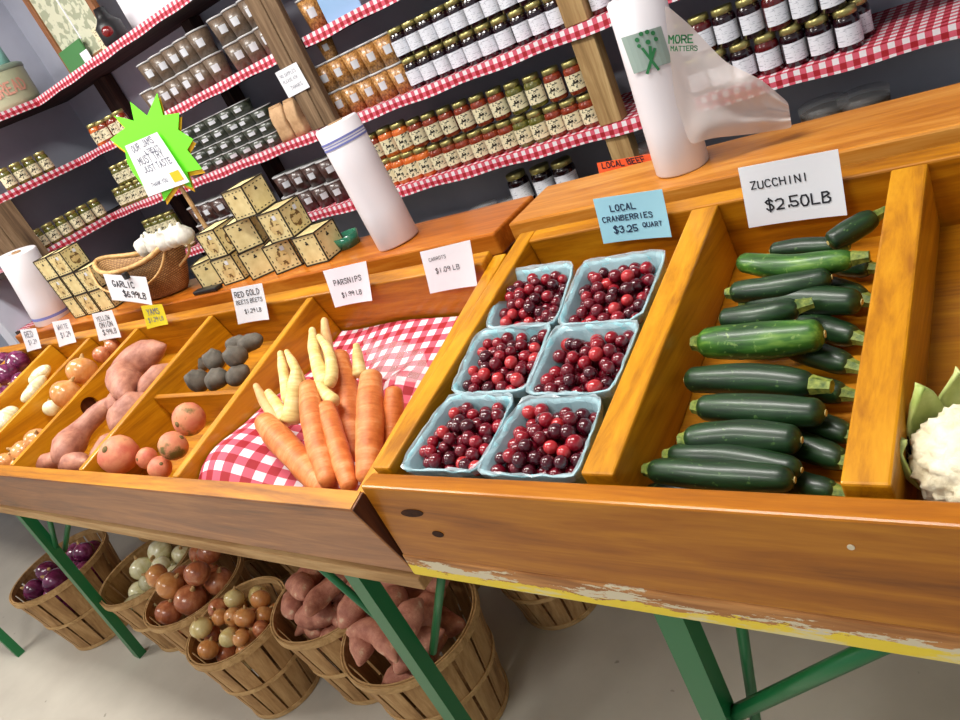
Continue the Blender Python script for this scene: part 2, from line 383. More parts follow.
ORD = ['', 'first', 'second', 'third', 'fourth', 'fifth', 'sixth', 'seventh', 'eighth', 'ninth', 'tenth', 'eleventh', 'twelfth', 'thirteenth', 'fourteenth', 'fifteenth', 'sixteenth', 'seventeenth', 'eighteenth', 'nineteenth', 'twentieth']

# ------------------------------------------------------------------ handwriting: strokes on a 4 x 6 grid
GL = {'A': '00 26 40|12 32', 'B': '00 06 36 45 34 03|33 42 41 30 00', 'C': '45 36 16 04 02 10 30 41', 'D': '00 06 26 44 42 20 00', 'E': '46 06 00 40|03 33', 'F': '46 06 00|03 33',
 'G': '45 36 16 04 02 10 30 42 22', 'H': '00 06|40 46|03 43', 'I': '20 26', 'J': '46 41 30 10 01', 'K': '00 06|46 02|13 40', 'L': '06 00 40', 'M': '00 06 23 46 40', 'N': '00 06 40 46',
 'O': '10 02 04 16 36 44 42 30 10', 'P': '00 06 36 45 44 33 03', 'Q': '10 02 04 16 36 44 42 30 10|21 40', 'R': '00 06 36 45 44 33 03|23 40', 'S': '45 36 16 05 14 33 42 41 30 10 01', 'T': '06 46|26 20',
 'U': '06 01 10 30 41 46', 'V': '06 20 46', 'W': '06 10 23 30 46', 'X': '00 46|06 40', 'Y': '06 23 46|23 20', 'Z': '06 46 00 40', '0': '10 02 04 16 36 44 42 30 10', '1': '20 26', '2': '05 16 36 45 43 00 40',
 '3': '05 16 36 45 34 23 34 42 41 30 10 01', '4': '30 36 02 42', '5': '46 06 03 33 42 41 30 10 01', '6': '45 26 03 01 10 30 41 42 33 13 02', '7': '06 46 10', '8': '13 04 05 16 36 45 44 33 13 02 01 10 30 41 42 33',
 '9': '43 34 13 04 05 16 36 45 43 30', '$': '45 36 16 05 14 33 42 41 30 10 01|27 2-', '.': '20 21', '&': '40 05 16 25 01 10 20 43', '¢': '34 14 03 02 11 31|25 20', '/': '00 46', '-': '13 33'}
def strokes(bm, text, fx, x0, y0, h, wfac=.62, th=.09, gap=.3, slant=0, seed=1, wob=.06):
    """draw text with fx(u, v) -> 3D point; u, v in the sheet's own metres; h = letter height"""
    rnd = random.Random(seed); x = x0
    for ch in text:
        if ch == ' ': x += h*wfac*.8; continue
        g = GL.get(ch.upper())
        if not g: continue
        dy = rnd.uniform(-.05, .05)*h; w = h*wfac*(.5 if ch == '.' else 1)
        for s in g.split('|'):
            pts = []
            for q in s.split():
                px = int(q[0])/4; py = (-1 if q[1] == '-' else int(q[1]))/6
                pts.append(Vector((x+w*px+slant*py*h+rnd.uniform(-wob, wob)*h*.4, y0+dy+py*h+rnd.uniform(-wob, wob)*h*.4)))
            for a, b in zip(pts, pts[1:]):
                d = b-a
                if d.length < 1e-6: continue
                d.normalize(); nn = Vector((-d.y, d.x))*th*h*.5; e = d*th*h*.4
                bm.faces.new([bm.verts.new(fx(*q)) for q in (a-e-nn, b+e-nn, b+e+nn, a-e+nn)])
        x += w*(1 if ch != '.' else .7) + h*gap*(.5 if ch == '.' else 1)
    return x
def textw(text, h, wfac=.62, gap=.3):
    x = 0
    for ch in text:
        x += h*wfac*.8 if ch == ' ' else (h*wfac*(.35 if ch == '.' else 1)+h*gap*(.5 if ch == '.' else 1))
    return x-h*gap
def paper(name, corners, label, cat, lines, mat='paper', ink='ink', curl=.004, th=.0006, extra=None, clip=None, bold=.1):
    """corners TL, TR, BR, BL in 3D; lines = (text, u, v, width) in fractions of the sheet, v up from the bottom"""
    TL_, TR_, BR_, BL_ = [Vector(c) for c in corners]
    n = (TR_-TL_).cross(TL_-BL_).normalized()
    if n.dot(CAM-TL_) < 0: n = -n
    W = ((TR_-TL_).length+(BR_-BL_).length)/2; H = ((TL_-BL_).length+(TR_-BR_).length)/2
    def f(u, v, off=0): return (BL_.lerp(BR_, u)).lerp(TL_.lerp(TR_, u), v) + n*(off+curl*(2*u-1)**2*(1-v)*.8+curl*(1-v)**2*.6)
    bm = newbm(); N = 8; g = [[[bm.verts.new(f(i/N, j/N, k)) for j in range(N+1)] for i in range(N+1)] for k in (0, th)]
    for k in (0, 1):
        for i in range(N):
            for j in range(N): bm.faces.new((g[k][i][j], g[k][i+1][j], g[k][i+1][j+1], g[k][i][j+1]))
    for i in range(N):
        for a, b, c, d in ((i, 0, i+1, 0), (i, N, i+1, N), (0, i, 0, i+1), (N, i, N, i+1)): bm.faces.new((g[0][a][b], g[0][c][d], g[1][c][d], g[1][a][b]))
    base = (BL_+BR_)/2
    s = obj(name, bm, M[mat], loc=base, smooth=False); tag(s, label, cat)
    if lines:
        bm = newbm()
        for k, (tx, u, v, w) in enumerate(lines):
            h = w*W/max(.001, textw(tx, 1)); h = min(h, .3*H)
            strokes(bm, tx, lambda a, b: f(a/W, b/H, th+.0006), u*W, v*H, h, th=bold*1.9, seed=len(tx)*7+k)
        obj('lettering', bm, M[ink], s, loc=base)
    if extra: extra(s, f, W, H, base)
    return s

# ------------------------------------------------------------------ room shell
YW, XW = 2.13, -3.76
bm = newbm(); box(bm, -6.6, 2.2, -2.2, YW+.1, -.1, 0); obj('floor', bm, M['floor'], kind='structure')
bm = newbm(); box(bm, -6.6, 2.2, YW, YW+.1, 0, 2.9); obj('wall_back', bm, M['wall'], kind='structure')
bm = newbm(); box(bm, -6.6, -6.5, -2.2, YW, 0, 2.9); obj('wall_left', bm, M['wall'], kind='structure')
bm = newbm(); box(bm, XW-.1, XW, 1.24, YW, 0, 2.9); obj('wall_corner', bm, M['wall'], kind='structure')
bm = newbm(); box(bm, -6.6, 2.2, -2.2, YW+.1, 2.9, 3.0); obj('ceiling', bm, M['ceiling'], kind='structure')

# ------------------------------------------------------------------ folding tables
def leg_set(root, x, y, zt, lean=0, brace=0, back=True):
    bm = newbm(); tube(bm, [(x+lean, y, zt), (x, y, .0)], .001, 4)
    bm.free(); bm = newbm()
    w = .019
    P0, P1 = Vector((x+lean, y, zt)), Vector((x, y, 0))
    for k in (0,):
        vs = []
        for p in (P0, P1):
            vs.append([bm.verts.new(p+Vector((a*w, b*w*.8, 0))) for a, b in ((-1, -1), (1, -1), (1, 1), (-1, 1))])
        for i in range(4): bm.faces.new((vs[0][i], vs[0][(i+1) % 4], vs[1][(i+1) % 4], vs[1][i]))
        bm.faces.new(vs[0]); bm.faces.new(vs[1][::-1])
    obj('leg', bm, M['green_steel'], root)
def bar(root, name, a, b, r=.007, mat='green_steel'):
    bm = newbm(); tube(bm, [a, b], r, 8); return obj(name, bm, M[mat], root, smooth=True)
LT = thing('folding_table', 'long folding table on green steel legs under the left produce tray, baskets beneath', 'table', (-2, .75, 0))
bm = newbm(); box(bm, -3.28, -.757, .474, 1.2, .762, .786, .002); obj('tabletop', bm, M['raw'], LT)
for x, ln in ((-2.63, .12), (-1.006, 0)):
    leg_set(LT, x, .535, .762, ln); leg_set(LT, x, 1.12, .762, ln)
bar(LT, 'brace', (-1.02, .54, .51), (-1.26, .57, .762), .008)
bar(LT, 'brace', (-.985, .56, .45), (-.80, .60, .762), .008)
bar(LT, 'brace', (-2.57, .54, .50), (-2.31, .56, .762), .008)
bar(LT, 'brace', (-2.56, .56, .50), (-2.19, .60, .762), .008)
RT = thing('folding_table', 'folding table with chipped yellow painted edge under the right produce tray', 'table', (.4, .75, 0))
bm = newbm(); box(bm, -.751, 1.1, .4685, 1.22, .802, .842, .003); obj('tabletop', bm, M['worn'], RT)
for x in (-.405, .8):
    leg_set(RT, x, .535, .802, 0); leg_set(RT, x, 1.16, .802, 0)
bar(RT, 'brace', (-.385, .54, .52), (-.09, .54, .802), .011)
bar(RT, 'brace', (-.375, .56, .46), (-.335, .60, .802), .008)
FT = thing('folding_table', 'next folding table at far left of which only a green leg foot shows', 'table', (-4, .6, 0))
bm = newbm(); box(bm, -5.2, -3.29, .36, 1.1, .762, .786, .002); obj('tabletop', bm, M['raw'], FT)
leg_set(FT, -3.36, .375, .762, -.12)
leg_set(FT, -5.0, .375, .762, 0); leg_set(FT, -3.42, 1.05, .762, 0); leg_set(FT, -5.0, 1.05, .762, 0)

# ------------------------------------------------------------------ trays
DT = thing('display_tray', 'right varnished pine produce tray holding cranberries and zucchini', 'tray', (-.2, .5, .842))
bm = newbm(); box(bm, -.748, .62, .469, .497, .842, .97, .003); obj('front_board', bm, M['front'], DT)
def tpart(name, root, fr, x0, x1, a0, a1, h0, h1, mat, bev=.003, label=None):
    bm = newbm(); tbox(bm, fr, x0, x1, a0, a1, h0, h1, bev); o = obj(name, bm, M[mat], root)
    if label: o['label'] = label
    return o
tpart('tray_floor', DT, TR, -.715, .62, .03, .555, -.112, -.098, 'varnish')
tpart('side_board', DT, TR, -.748, -.716, .032, .555, -.125, 0, 'varnish_y')
tpart('back_board', DT, TR, -.715, .62, .522, .555, -.125, .0, 'varnish')
dv = tpart('divider', DT, TR, -.424, -.384, .036, .521, -.098, 0, 'varnish_y')
dv = tpart('divider', DT, TR, -.166, -.126, .036, .521, -.098, 0, 'varnish_y')
# knots and a nail in the front board
def disc(name, root, c, u, v, ru, rv, mat, th=.0012, lab=None, ang=0):
    bm = newbm(); c = Vector(c); u = Vector(u).normalized(); v = Vector(v).normalized(); n = u.cross(v).normalized()
    if n.dot(CAM-c) < 0: n = -n
    N = 18; pts = []
    for i in range(N):
        a = 2*math.pi*i/N; x = ru*math.cos(a); y = rv*math.sin(a); x, y = x*math.cos(ang)-y*math.sin(ang), x*math.sin(ang)+y*math.cos(ang); pts.append(c+u*x+v*y)
    A = [bm.verts.new(p) for p in pts]; B = [bm.verts.new(p+n*th) for p in pts]
    bm.faces.new(A); bm.faces.new(B)
    for i in range(N): bm.faces.new((A[i], A[(i+1) % N], B[(i+1) % N], B[i]))
    o = obj(name, bm, M[mat], root)
    if lab: o['label'] = lab
    return o
disc('knot', DT, atY(412, 513, .4688), (1, 0, 0), (0, 0, 1), .021, .0065, 'knot', .0008, 'long dark knot in the front board', .12)
disc('knot', DT, atY(438, 534, .4688), (1, 0, 0), (0, 0, 1), .010, .0055, 'knot', .0008, 'small dark knot in the front board', .1)
disc('nail_head', DT, atY(851, 547, .4688), (1, 0, 0), (0, 0, 1), .003, .003, 'chip', .0008)
disc('knot', DT, TR.p(-.1256, .115, -.045), (0, 1, 0), (0, 0, 1), .02, .011, 'knot', .0008, 'dark knot on the side of the divider')
# riser under the tray back
bm = newbm(); box(bm, -.74, .6, .90, .99, .842, .915, .002); obj('rear_riser', bm, M['varnish_brown'], DT)

DL = thing('display_tray', 'left varnished pine produce tray divided for onions, sweet potatoes, beets and carrots', 'tray', (-2, .5, .786))
bm = newbm(); tbox(bm, TL, -3.27, -.756, 0, .031, -.16, 0, .003); fb = obj('front_board', bm, M['front_left'], DL)
bm = newbm(); tbox(bm, TL, -3.268, -.758, .001, .030, .0002, .0016, .0004); obj('top_edge', bm, M['varnish'], DL)
tpart('tray_floor', DL, TL, -3.24, -.757, .031, .535, -.122, -.108, 'varnish')
tpart('side_board', DL, TL, -.785, -.757, .032, .535, -.13, -.012, 'varnish_y')
tpart('side_board', DL, TL, -3.27, -3.242, .032, .535, -.13, -.003, 'varnish_y')
tpart('back_board', DL, TL, -3.24, -.786, .497, .535, -.13, .0, 'varnish')
xs = {}
for nm, x0, x1 in (('D', -1.263, -1.243), ('E', -1.645, -1.625), ('F', -2.02, -2.0), ('G', -2.315, -2.295), ('H', -2.60, -2.58), ('I', -2.9, -2.88)):
    xs[nm] = (x0, x1)
    if nm != 'F': tpart('divider', DL, TL, x0, x1, .034, .496, -.108, -.002, 'varnish_y')
bm = newbm(); tbox(bm, TL, -.7562, -.7548, .001, .030, -.159, -.001); obj('shaded_end_grain', bm, M['shade_wood'], DL)['label'] = 'end grain of the front board, with shade painted in'  # end grain is darker wood; shade on the board end is painted in too
# divider F carries a round finger hole
def holed(fr, x0, x1, a0, a1, h0, h1, ac, hc, r):
    bm = newbm(); N = 24; L = []
    for x in (x0, x1):
        rim = [bm.verts.new(fr.p(x, ac+r*math.cos(2*math.pi*i/N), hc+r*math.sin(2*math.pi*i/N))) for i in range(N)]
        out = []
        for i in range(N):
            ca, sa = math.cos(2*math.pi*i/N), math.sin(2*math.pi*i/N); k = 1e9
            if ca > 1e-6: k = min(k, (a1-ac)/ca)
            if ca < -1e-6: k = min(k, (a0-ac)/ca)
            if sa > 1e-6: k = min(k, (h1-hc)/sa)
            if sa < -1e-6: k = min(k, (h0-hc)/sa)
            out.append([ac+k*ca, hc+k*sa])
        for (ta, th_) in ((a0, h0), (a0, h1), (a1, h0), (a1, h1)):
            j = min(range(N), key=lambda i: (math.atan2(out[i][1]-hc, out[i][0]-ac)-math.atan2(th_-hc, ta-ac))**2); out[j] = [ta, th_]
        ov = [bm.verts.new(fr.p(x, a, h)) for a, h in out]
        for i in range(N): bm.faces.new((rim[i], rim[(i+1) % N], ov[(i+1) % N], ov[i]))
        L.append((rim, ov))
    for q in (0, 1):
        for i in range(N): bm.faces.new((L[0][q][i], L[0][q][(i+1) % N], L[1][q][(i+1) % N], L[1][q][i]))
    return bm
hw = onp(90, 406, (xs['F'][1], 0, 0), (1, 0, 0)); hl = TL.loc(hw)
obj('divider', holed(TL, xs['F'][0], xs['F'][1], .034, .496, -.108, -.002, hl[1], max(-.075, min(-.035, hl[2])), .024), M['varnish_y'], DL)['label'] = 'divider with a round hole cut through it'
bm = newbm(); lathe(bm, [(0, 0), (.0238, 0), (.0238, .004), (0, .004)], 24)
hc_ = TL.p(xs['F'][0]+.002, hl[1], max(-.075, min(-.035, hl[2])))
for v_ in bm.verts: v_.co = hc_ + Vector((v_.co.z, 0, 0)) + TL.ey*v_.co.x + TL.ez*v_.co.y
obj('hole_shade_disc', bm, M['shade_wood'], DL)  # dark disc in place of the shade seen through the hole
bm = newbm(); tbox(bm, TL, -1.624, -1.264, .245, .257, -.108, -.02, .002); obj('cross_divider', bm, M['varnish'], DL)
bm = newbm(); box(bm, -3.2, -.78, .86, .95, .786, .885, .002); obj('rear_riser', bm, M['varnish_brown'], DL)
# ------------------------------------------------------------------ ledges behind the trays
def ledge(label, x0, x1, y0, y1, z, mat, zt):
    r = thing('display_ledge', label, 'ledge', ((x0+x1)/2, (y0+y1)/2, zt))
    bm = newbm(); box(bm, x0, x1, y0, y1, z-.045, z, .004); obj('ledge_board', bm, M[mat], r)
    bm = newbm(); box(bm, x0+.02, x1-.02, y0+.03, y0+.05, zt, z-.045); obj('front_panel', bm, M['varnish_brown'], r)
    bm = newbm(); box(bm, x0+.02, x1-.02, y1-.05, y1-.03, zt, z-.045); obj('rear_panel', bm, M['varnish_brown'], r)
    return r
LZ = 1.07
ledge('wide pine ledge behind the right tray, carrying the roll with the loose bag', -.79, .62, 1.05, 1.215, LZ, 'ledge', .842)
ledge('pine ledge behind the left tray, carrying boxes, wicker basket and two bag rolls', -3.08, -.806, 1.022, 1.185, LZ, 'ledge_red', .786)

# ------------------------------------------------------------------ signs standing on the rims
def sign(name, cpx, Y, label, lines, mat='paper', ink='ink', cat='price sign', **k):
    return paper(name, [atY(x, y, Y) for x, y in cpx], label, cat, lines, mat, ink, **k)
YR = .976; YL = .924
sign('price_sign', [(738, 168), (838, 149), (848, 213), (750, 226)], YR, 'white card handwritten ZUCCHINI $2.50 LB behind the zucchini', [('ZUCCHINI', .10, .62, .58), ('$2.50LB', .22, .24, .64)], bold=.085)
sign('price_sign', [(593, 199), (662, 189), (673, 235), (605, 242)], YR, 'pale blue card handwritten LOCAL CRANBERRIES $3.25 QUART', [('LOCAL', .22, .68, .36), ('CRANBERRIES', .07, .46, .72), ('$3.25', .20, .20, .34), ('QUART', .63, .26, .27)], 'paper_blue', 'ink_blue', bold=.1)
sign('price_sign', [(420, 252), (470, 240), (479, 284), (432, 292)], YL, 'white card handwritten CARROTS $1.09 LB', [('CARROTS', .14, .74, .34), ('$1.09 LB', .22, .44, .48)], bold=.07)
sign('price_sign', [(323, 271), (366, 261), (374, 299), (337, 306)], YL, 'white card handwritten PARSNIPS $1.99 LB', [('PARSNIPS', .16, .56, .66), ('$1.99 LB', .26, .22, .5)], bold=.08)
sign('price_sign', [(231, 289), (262, 283), (271, 318), (240, 323)], YL, 'white card handwritten RED GOLD BEETS $1.29 LB', [('RED GOLD', .08, .74, .78), ('BEETS BEETS', .08, .54, .82), ('$1.29 LB', .28, .26, .52)], bold=.08)
sign('price_sign', [(141, 306), (162, 304), (170, 323), (149, 328)], YL, 'small yellow card above the sweet potatoes', [('YAMS', .2, .58, .55), ('$1.29 LB', .15, .25, .7)], 'paper_yellow', 'ink_grey', bold=.08)
sign('price_sign', [(92, 314), (112, 310), (123, 336), (101, 340)], YL, 'white card handwritten YELLOW ONIONS, left of the yellow card', [('YELLOW', .15, .7, .62), ('ONION', .2, .45, .6), ('$.99LB', .25, .18, .62)], bold=.07)
sign('price_sign', [(52, 322), (69, 319), (78, 341), (61, 346)], YL, 'narrow white card with faint blue writing, second from the left end of the ledge', [('WHITE', .2, .66, .6), ('$1.29', .25, .32, .55)], ink='ink_grey', bold=.07)
sign('price_sign', [(20, 330), (36, 328), (43, 347), (29, 351)], YL, 'leftmost narrow white card on the tray rim above the red onions', [('RED', .2, .62, .5), ('$1.29', .25, .28, .55)], ink='ink_grey', bold=.07)

# ------------------------------------------------------------------ bag rolls
def roll(label, base, top, r, band=None):
    base = Vector(base); top = Vector(top); ax = (top-base); H = ax.length
    t_ = thing('bag_roll', label, 'plastic bag roll', base)
    q = Vector((0, 0, 1)).rotation_difference(ax.normalized()).to_matrix()
    bm = newbm(); lathe(bm, [(.016, .002), (r-.002, .0), (r, .003), (r*1.0, H*.3), (r*.985, H*.62), (r*.99, H-.004), (r-.004, H), (.016, H-.002), (.016, .002)], 40)
    for v in bm.verts:
        v.co = q @ v.co + base
    obj('film', bm, M['roll'], t_, loc=base, smooth=True)
    bm = newbm(); lathe(bm, [(.0, .001), (.0158, .001), (.0158, H+.002), (.013, H+.002), (.013, H-.02), (0, H-.02)], 20)
    for v in bm.verts: v.co = q @ v.co + base
    obj('core', bm, M['core'], t_, loc=base, smooth=True)
    if band:
        for z0, z1 in band:
            bm = newbm(); lathe(bm, [(r+.0004, z0), (r+.0004, z1)], 40)
            for v in bm.verts: v.co = q @ v.co + base
            obj('printed_stripe', bm, M['blue_print'], t_, loc=base, smooth=True)
    return t_
roll('white bag roll with blue stripes at its top, behind the parsnip card', (-1.105, 1.095, LZ), (-1.118, 1.10, LZ+.268), .047, [(.225, .229), (.232, .234), (.237, .241)])
roll('white bag roll with pale stripe near its foot, left end of ledge', (-2.90, 1.11, LZ), (-2.86, 1.13, LZ+.262), .066, [(.024, .034)])
RR = roll('white bag roll with one loose printed bag pulled off it, behind the zucchini card', (-.482, 1.135, LZ), (-.476, 1.140, LZ+.275), .043)
# the loose bag: hangs from the top of the roll and billows right
def film_sheet(name, parent, outline_rows, mat, base, thick=.0):
    bm = newbm(); rows = []
    for row in outline_rows: rows.append([bm.verts.new(p) for p in row])
    for a, b in zip(rows, rows[1:]):
        for i in range(len(a)-1): bm.faces.new((a[i], a[i+1], b[i+1], b[i]))
    o = obj(name, bm, mat, parent, loc=base, smooth=True)
    md = o.modifiers.new('sub', 'SUBSURF'); md.levels = 2; md.render_levels = 2
    return o
def lerp_edge(E, t):
    n = len(E)-1; s = t*n; i = min(n-1, int(s)); return Vector(E[i]).lerp(Vector(E[i+1]), s-i)
topE = [(664, 3), (690, 25), (725, 62), (762, 80), (788, 102)]
botE = [(675, 100), (690, 145), (712, 138), (752, 134), (792, 128)]
rows = []
rnd = random.Random(3)
for j in range(9):
    v = j/8; row = []
    for i in range(13):
        u = i/12; a = lerp_edge(topE, u); b = lerp_edge(botE, u); p = a.lerp(b, v)
        Y = 1.098+.03*u+.016*math.sin(7*u+2.5*v)*u+.012*math.sin(11*v+3*u)*u+.01*rnd.uniform(-1, 1)*(u > .6)
        row.append(atY(p.x, p.y, Y))
    rows.append(row)
bag = film_sheet('loose_bag', None, rows, M['film'], (-.42, 1.1, 1.25)); tag(bag, 'loose translucent produce bag pulled off the roll, with green printing, billowing to the right', 'plastic bag')
# top wrap of the bag over the roll (thin printed film on the roll's upper part)
def cyl_pt(px, py, c=(-.4795, 1.137), r=.0446):
    v = ray(px, py); ox, oy = CAM.x-c[0], CAM.y-c[1]; a = v.x**2+v.y**2; b = 2*(ox*v.x+oy*v.y); cc = ox*ox+oy*oy-r*r
    d = b*b-4*a*cc
    t_ = (-b-math.sqrt(d))/(2*a) if d >= 0 else -b/(2*a)
    return CAM+v*t_
def print_poly(bm, pts, f):
    bm.faces.new([bm.verts.new(f(*p)) for p in pts])
bm = newbm(); P0 = [(621, 38), (661, 26), (672, 62), (634, 74)]
g = [[bm.verts.new(cyl_pt(*(Vector(P0[0]).lerp(Vector(P0[1]), i/8)).lerp(Vector(P0[3]).lerp(Vector(P0[2]), i/8), j/4), r=.0438)) for i in range(9)] for j in range(5)]
for j in range(4):
    for i in range(8): bm.faces.new((g[j][i], g[j][i+1], g[j+1][i+1], g[j+1][i]))
obj('printed_panel', bm, M['ink_grey_green'], RR, loc=(-.482, 1.135, LZ))
bm = newbm()
def dot(cx, cy, r, f=cyl_pt, n=9): print_poly(bm, [(cx+r*math.cos(2*math.pi*k/n), cy+r*math.sin(2*math.pi*k/n)) for k in range(n)], f)
for cx, cy, r in ((637, 40, 2.4), (641, 34, 2.4), (647, 32, 2.4), (653, 33, 2.4), (656, 39, 2.2), (639, 46, 2.0), (648, 42, 2.6)): dot(cx, cy, r)
for a, b, w in (((642, 48), (659, 70), 1.4), ((655, 48), (647, 74), 1.5), ((650, 46), (651, 60), 1.6)):
    a = Vector(a); b = Vector(b); d = (b-a).normalized(); nn = Vector((-d.y, d.x))*w
    for k in range(8):
        p, q_ = a.lerp(b, k/8), a.lerp(b, (k+1)/8); print_poly(bm, [tuple(q) for q in (p-nn, q_-nn, q_+nn, p+nn)], cyl_pt)
obj('printed_emblem', bm, M['ink_green'], RR, loc=(-.482, 1.135, LZ))
bm = newbm()
def sheetpt(px, py): return atY(px, py, 1.091)
def px_text(txt, x, y, dx, dy, h, f, seed): # text run along (dx, dy) in the sheet
    d = Vector((dx, dy)).normalized(); n = Vector((d.y, -d.x))
    strokes(bm, txt, lambda a, b: f(x+d.x*a+n.x*b, y+d.y*a+n.y*b), 0, 0, h, th=.2, wfac=.6, gap=.25, seed=seed, wob=0)
px_text('MORE', 669, 43, 1, -.02, 7.5, sheetpt, 1); px_text('MATTERS', 671, 51, 1, -.02, 4.6, sheetpt, 2)
obj('printed_words', bm, M['ink_green'], bag, loc=(-.42, 1.1, 1.25))

# ------------------------------------------------------------------ patterned wooden boxes on the ledge
def make_box(s=.073):
    r = thing('gift_box', 'x', 'box', (0, 0, 0))
    h = s/2; bm = newbm(); box(bm, -h, h, -h, h, 0, s*.98, .001); obj('box_body', bm, M['boxwood'], r)
    bm = newbm()
    e = .0028
    for a in (-h, h):
        for b in (-h, h):
            box(bm, a-e/2, a+e/2, b-e/2, b+e/2, 0, s)
    for z in (0, s*.97):
        for a in (-h, h):
            box(bm, -h, h, a-e/2, a+e/2, z, z+e); box(bm, a-e/2, a+e/2, -h, h, z, z+e)
    obj('burnt_edges', bm, M['burnt'], r)
    bm = newbm()      # scorched border marks, emblem on the front and the right side
    for face in range(4):
        def f(u, v, o=.0006):
            p = Vector((u, -h-o, v)); 
            return Matrix.Rotation(face*math.pi/2, 3, 'Z') @ p
        def mark(u, v, w, hh): bm.faces.new([bm.verts.new(f(*q)) for q in ((u-w, v-hh), (u+w, v-hh), (u+w, v+hh), (u-w, v+hh))])
        if face % 2 == 0 or True:
            for k in range(5):
                u = -h+.010+k*(s-.020)/4
                mark(u, .008, .0028, .0012); mark(u, s-.009, .0028, .0012)
            for k in range(3):
                v = .018+k*.014; mark(-h+.007, v, .0012, .003); mark(h-.007, v, .0012, .003)
            mark(0, s*.70, .0045, .0022); mark(0, s*.76, .0022, .002)
    obj('scorched_pattern', bm, M['burnt'], r)
    return r
def make_box_emblem(s=.073):
    r = make_box(s); h = s/2
    N = 16
    for face in (0, 1):
        def f(u, v, o): return Matrix.Rotation(face*math.pi/2, 3, 'Z') @ Vector((u, -h-o, v))
        bm = newbm(); c = [(.019*math.cos(2*math.pi*i/N), s*.45+.02*math.sin(2*math.pi*i/N)) for i in range(N)]
        bm.faces.new([bm.verts.new(f(u, v, .0008)) for u, v in c]); em = obj('round_emblem', bm, M['boxpat'], r)
        bm = newbm(); bm.faces.new([bm.verts.new(f(u, v, .0012)) for u, v in ((-.016, .026), (.016, .026), (.016, .038), (-.016, .038))]); obj('banner', bm, M['boxwood_shade'], em)
        bm = newbm(); bm.faces.new([bm.verts.new(f(u, v, .0015)) for u, v in ((.005, .050), (.016, .050), (.016, .061), (.005, .061))]); obj('price_sticker', bm, M['label_plain'], r)
    return r
BX1 = make_box(); BX2 = make_box_emblem()
S_ = .0735
def bpos(px, py, z, Y): w = atY(px, py, Y); return w
bxs = []
yb = 1.10
rowz = [LZ+.001, LZ+.001+S_, LZ+.001+2*S_]
# x position read along the ledge, turn in degrees, kind, label
for x, z, rot, kind, lab in (
    (-1.85, 0, 8, 0, 'leftmost box in the bottom row beside the wicker basket'), (-1.745, 0, 30, 1, 'second from the left in the bottom row, round emblem'),
    (-1.63, 0, 8, 0, 'middle box of the bottom row of the pile'), (-1.525, 0, 18, 1, 'fourth box of the bottom row, emblem facing out'), (-1.405, 0, 38, 0, 'rightmost box in the bottom row, turned corner on'),
    (-1.74, 1, 38, 1, 'left box of the middle row, with a round emblem'), (-1.62, 1, 14, 0, 'middle box of the second row'), (-1.475, 1, 36, 1, 'right box of the middle row, emblem and sticker showing'),
    (-1.55, 2, 38, 0, 'single box on top of the pile')):
    place((BX1, BX2)[kind], (x+.06, yb, rowz[z]), (0, 0, R(42-rot)), None, 'pale wooden gift box, '+lab, 'wooden gift boxes piled on the ledge')
for c in range(3):
    for r_ in range(3):
        pos = ('left', 'middle', 'right')[c]; lev = ('bottom', 'middle', 'top')[r_]
        if r_ == 2 and c == 2: continue
        place((BX1, BX2)[(c+r_) % 2], (-2.60+c*.094, 1.105+.004*c, rowz[r_]), (0, 0, R(4+2*c+2*r_)), None, 'wooden gift box in the stack between bag roll and basket, %s of the %s row' % (pos, lev), 'wooden gift boxes stacked left of the basket')
bm = newbm(); box(bm, -1.83, -1.72, 1.03, 1.055, LZ+.001, LZ+.012, .003); 
o = obj('black_tray', bm, M['black']); tag(o, 'small flat black tray on the ledge in front of the wooden boxes', 'tray')

# ------------------------------------------------------------------ wicker basket of garlic
cx, cy = -2.10, 1.105
WB = thing('wicker_basket', 'oval woven wicker basket heaped with white garlic, standing on the ledge', 'basket', (cx, cy, LZ+.001))
bm = newbm(); uvl = bm.loops.layers.uv.new('UVMap'); SG = 48
prof = [(0, .003, 0), (.55, .003, 0), (.62, .012, .1), (.76, .045, .3), (.9, .085, .6), (1.0, .118, 1), (.965, .118, 1), (.86, .085, .7), (.70, .03, .3), (.55, .012, .1), (0, .012, 0)]
ax, ay = .232, .07
def wrim(u, q=1): # gondola rim: ends sweep up
    return .035*abs(math.cos(u))**3*q
rings = []
for r, z, q in prof:
    rings.append([bm.verts.new((cx+ax*r*math.cos(2*math.pi*i/SG), cy+ay*r*math.sin(2*math.pi*i/SG), LZ+.001+z+wrim(2*math.pi*i/SG)*q)) for i in range(SG)])
for k, (a, b) in enumerate(zip(rings, rings[1:])):
    for i in range(SG):
        j = (i+1) % SG; f = bm.faces.new((a[i], a[j], b[j], b[i]))
        for l, (uu, vv) in zip(f.loops, ((i, k), (i+1, k), (i+1, k+1), (i, k+1))): l[uvl].uv = (uu/SG*2.2, vv*.12)
bmesh.ops.remove_doubles(bm, verts=bm.verts[:], dist=1e-5)
obj('woven_body', bm, M['wicker'], WB, smooth=True, loc=(cx, cy, LZ+.001))
bm = newbm(); pts = [(cx+ax*.985*math.cos(2*math.pi*i/SG), cy+ay*.985*math.sin(2*math.pi*i/SG), LZ+.120+wrim(2*math.pi*i/SG)) for i in range(SG+1)]
tube(bm, pts, .007, 8, False); obj('rim', bm, M['wicker_rim'], WB, smooth=True, loc=(cx, cy, LZ+.001))
bm = newbm(); tube(bm, catmull([(cx-.225, cy-.04, LZ+.15), (cx-.15, cy-.08, LZ+.09), (cx-.05, cy-.085, LZ+.062), (cx+.08, cy-.085, LZ+.062), (cx+.17, cy-.06, LZ+.09), (cx+.21, cy-.02, LZ+.15)], 6), .0035, 8)
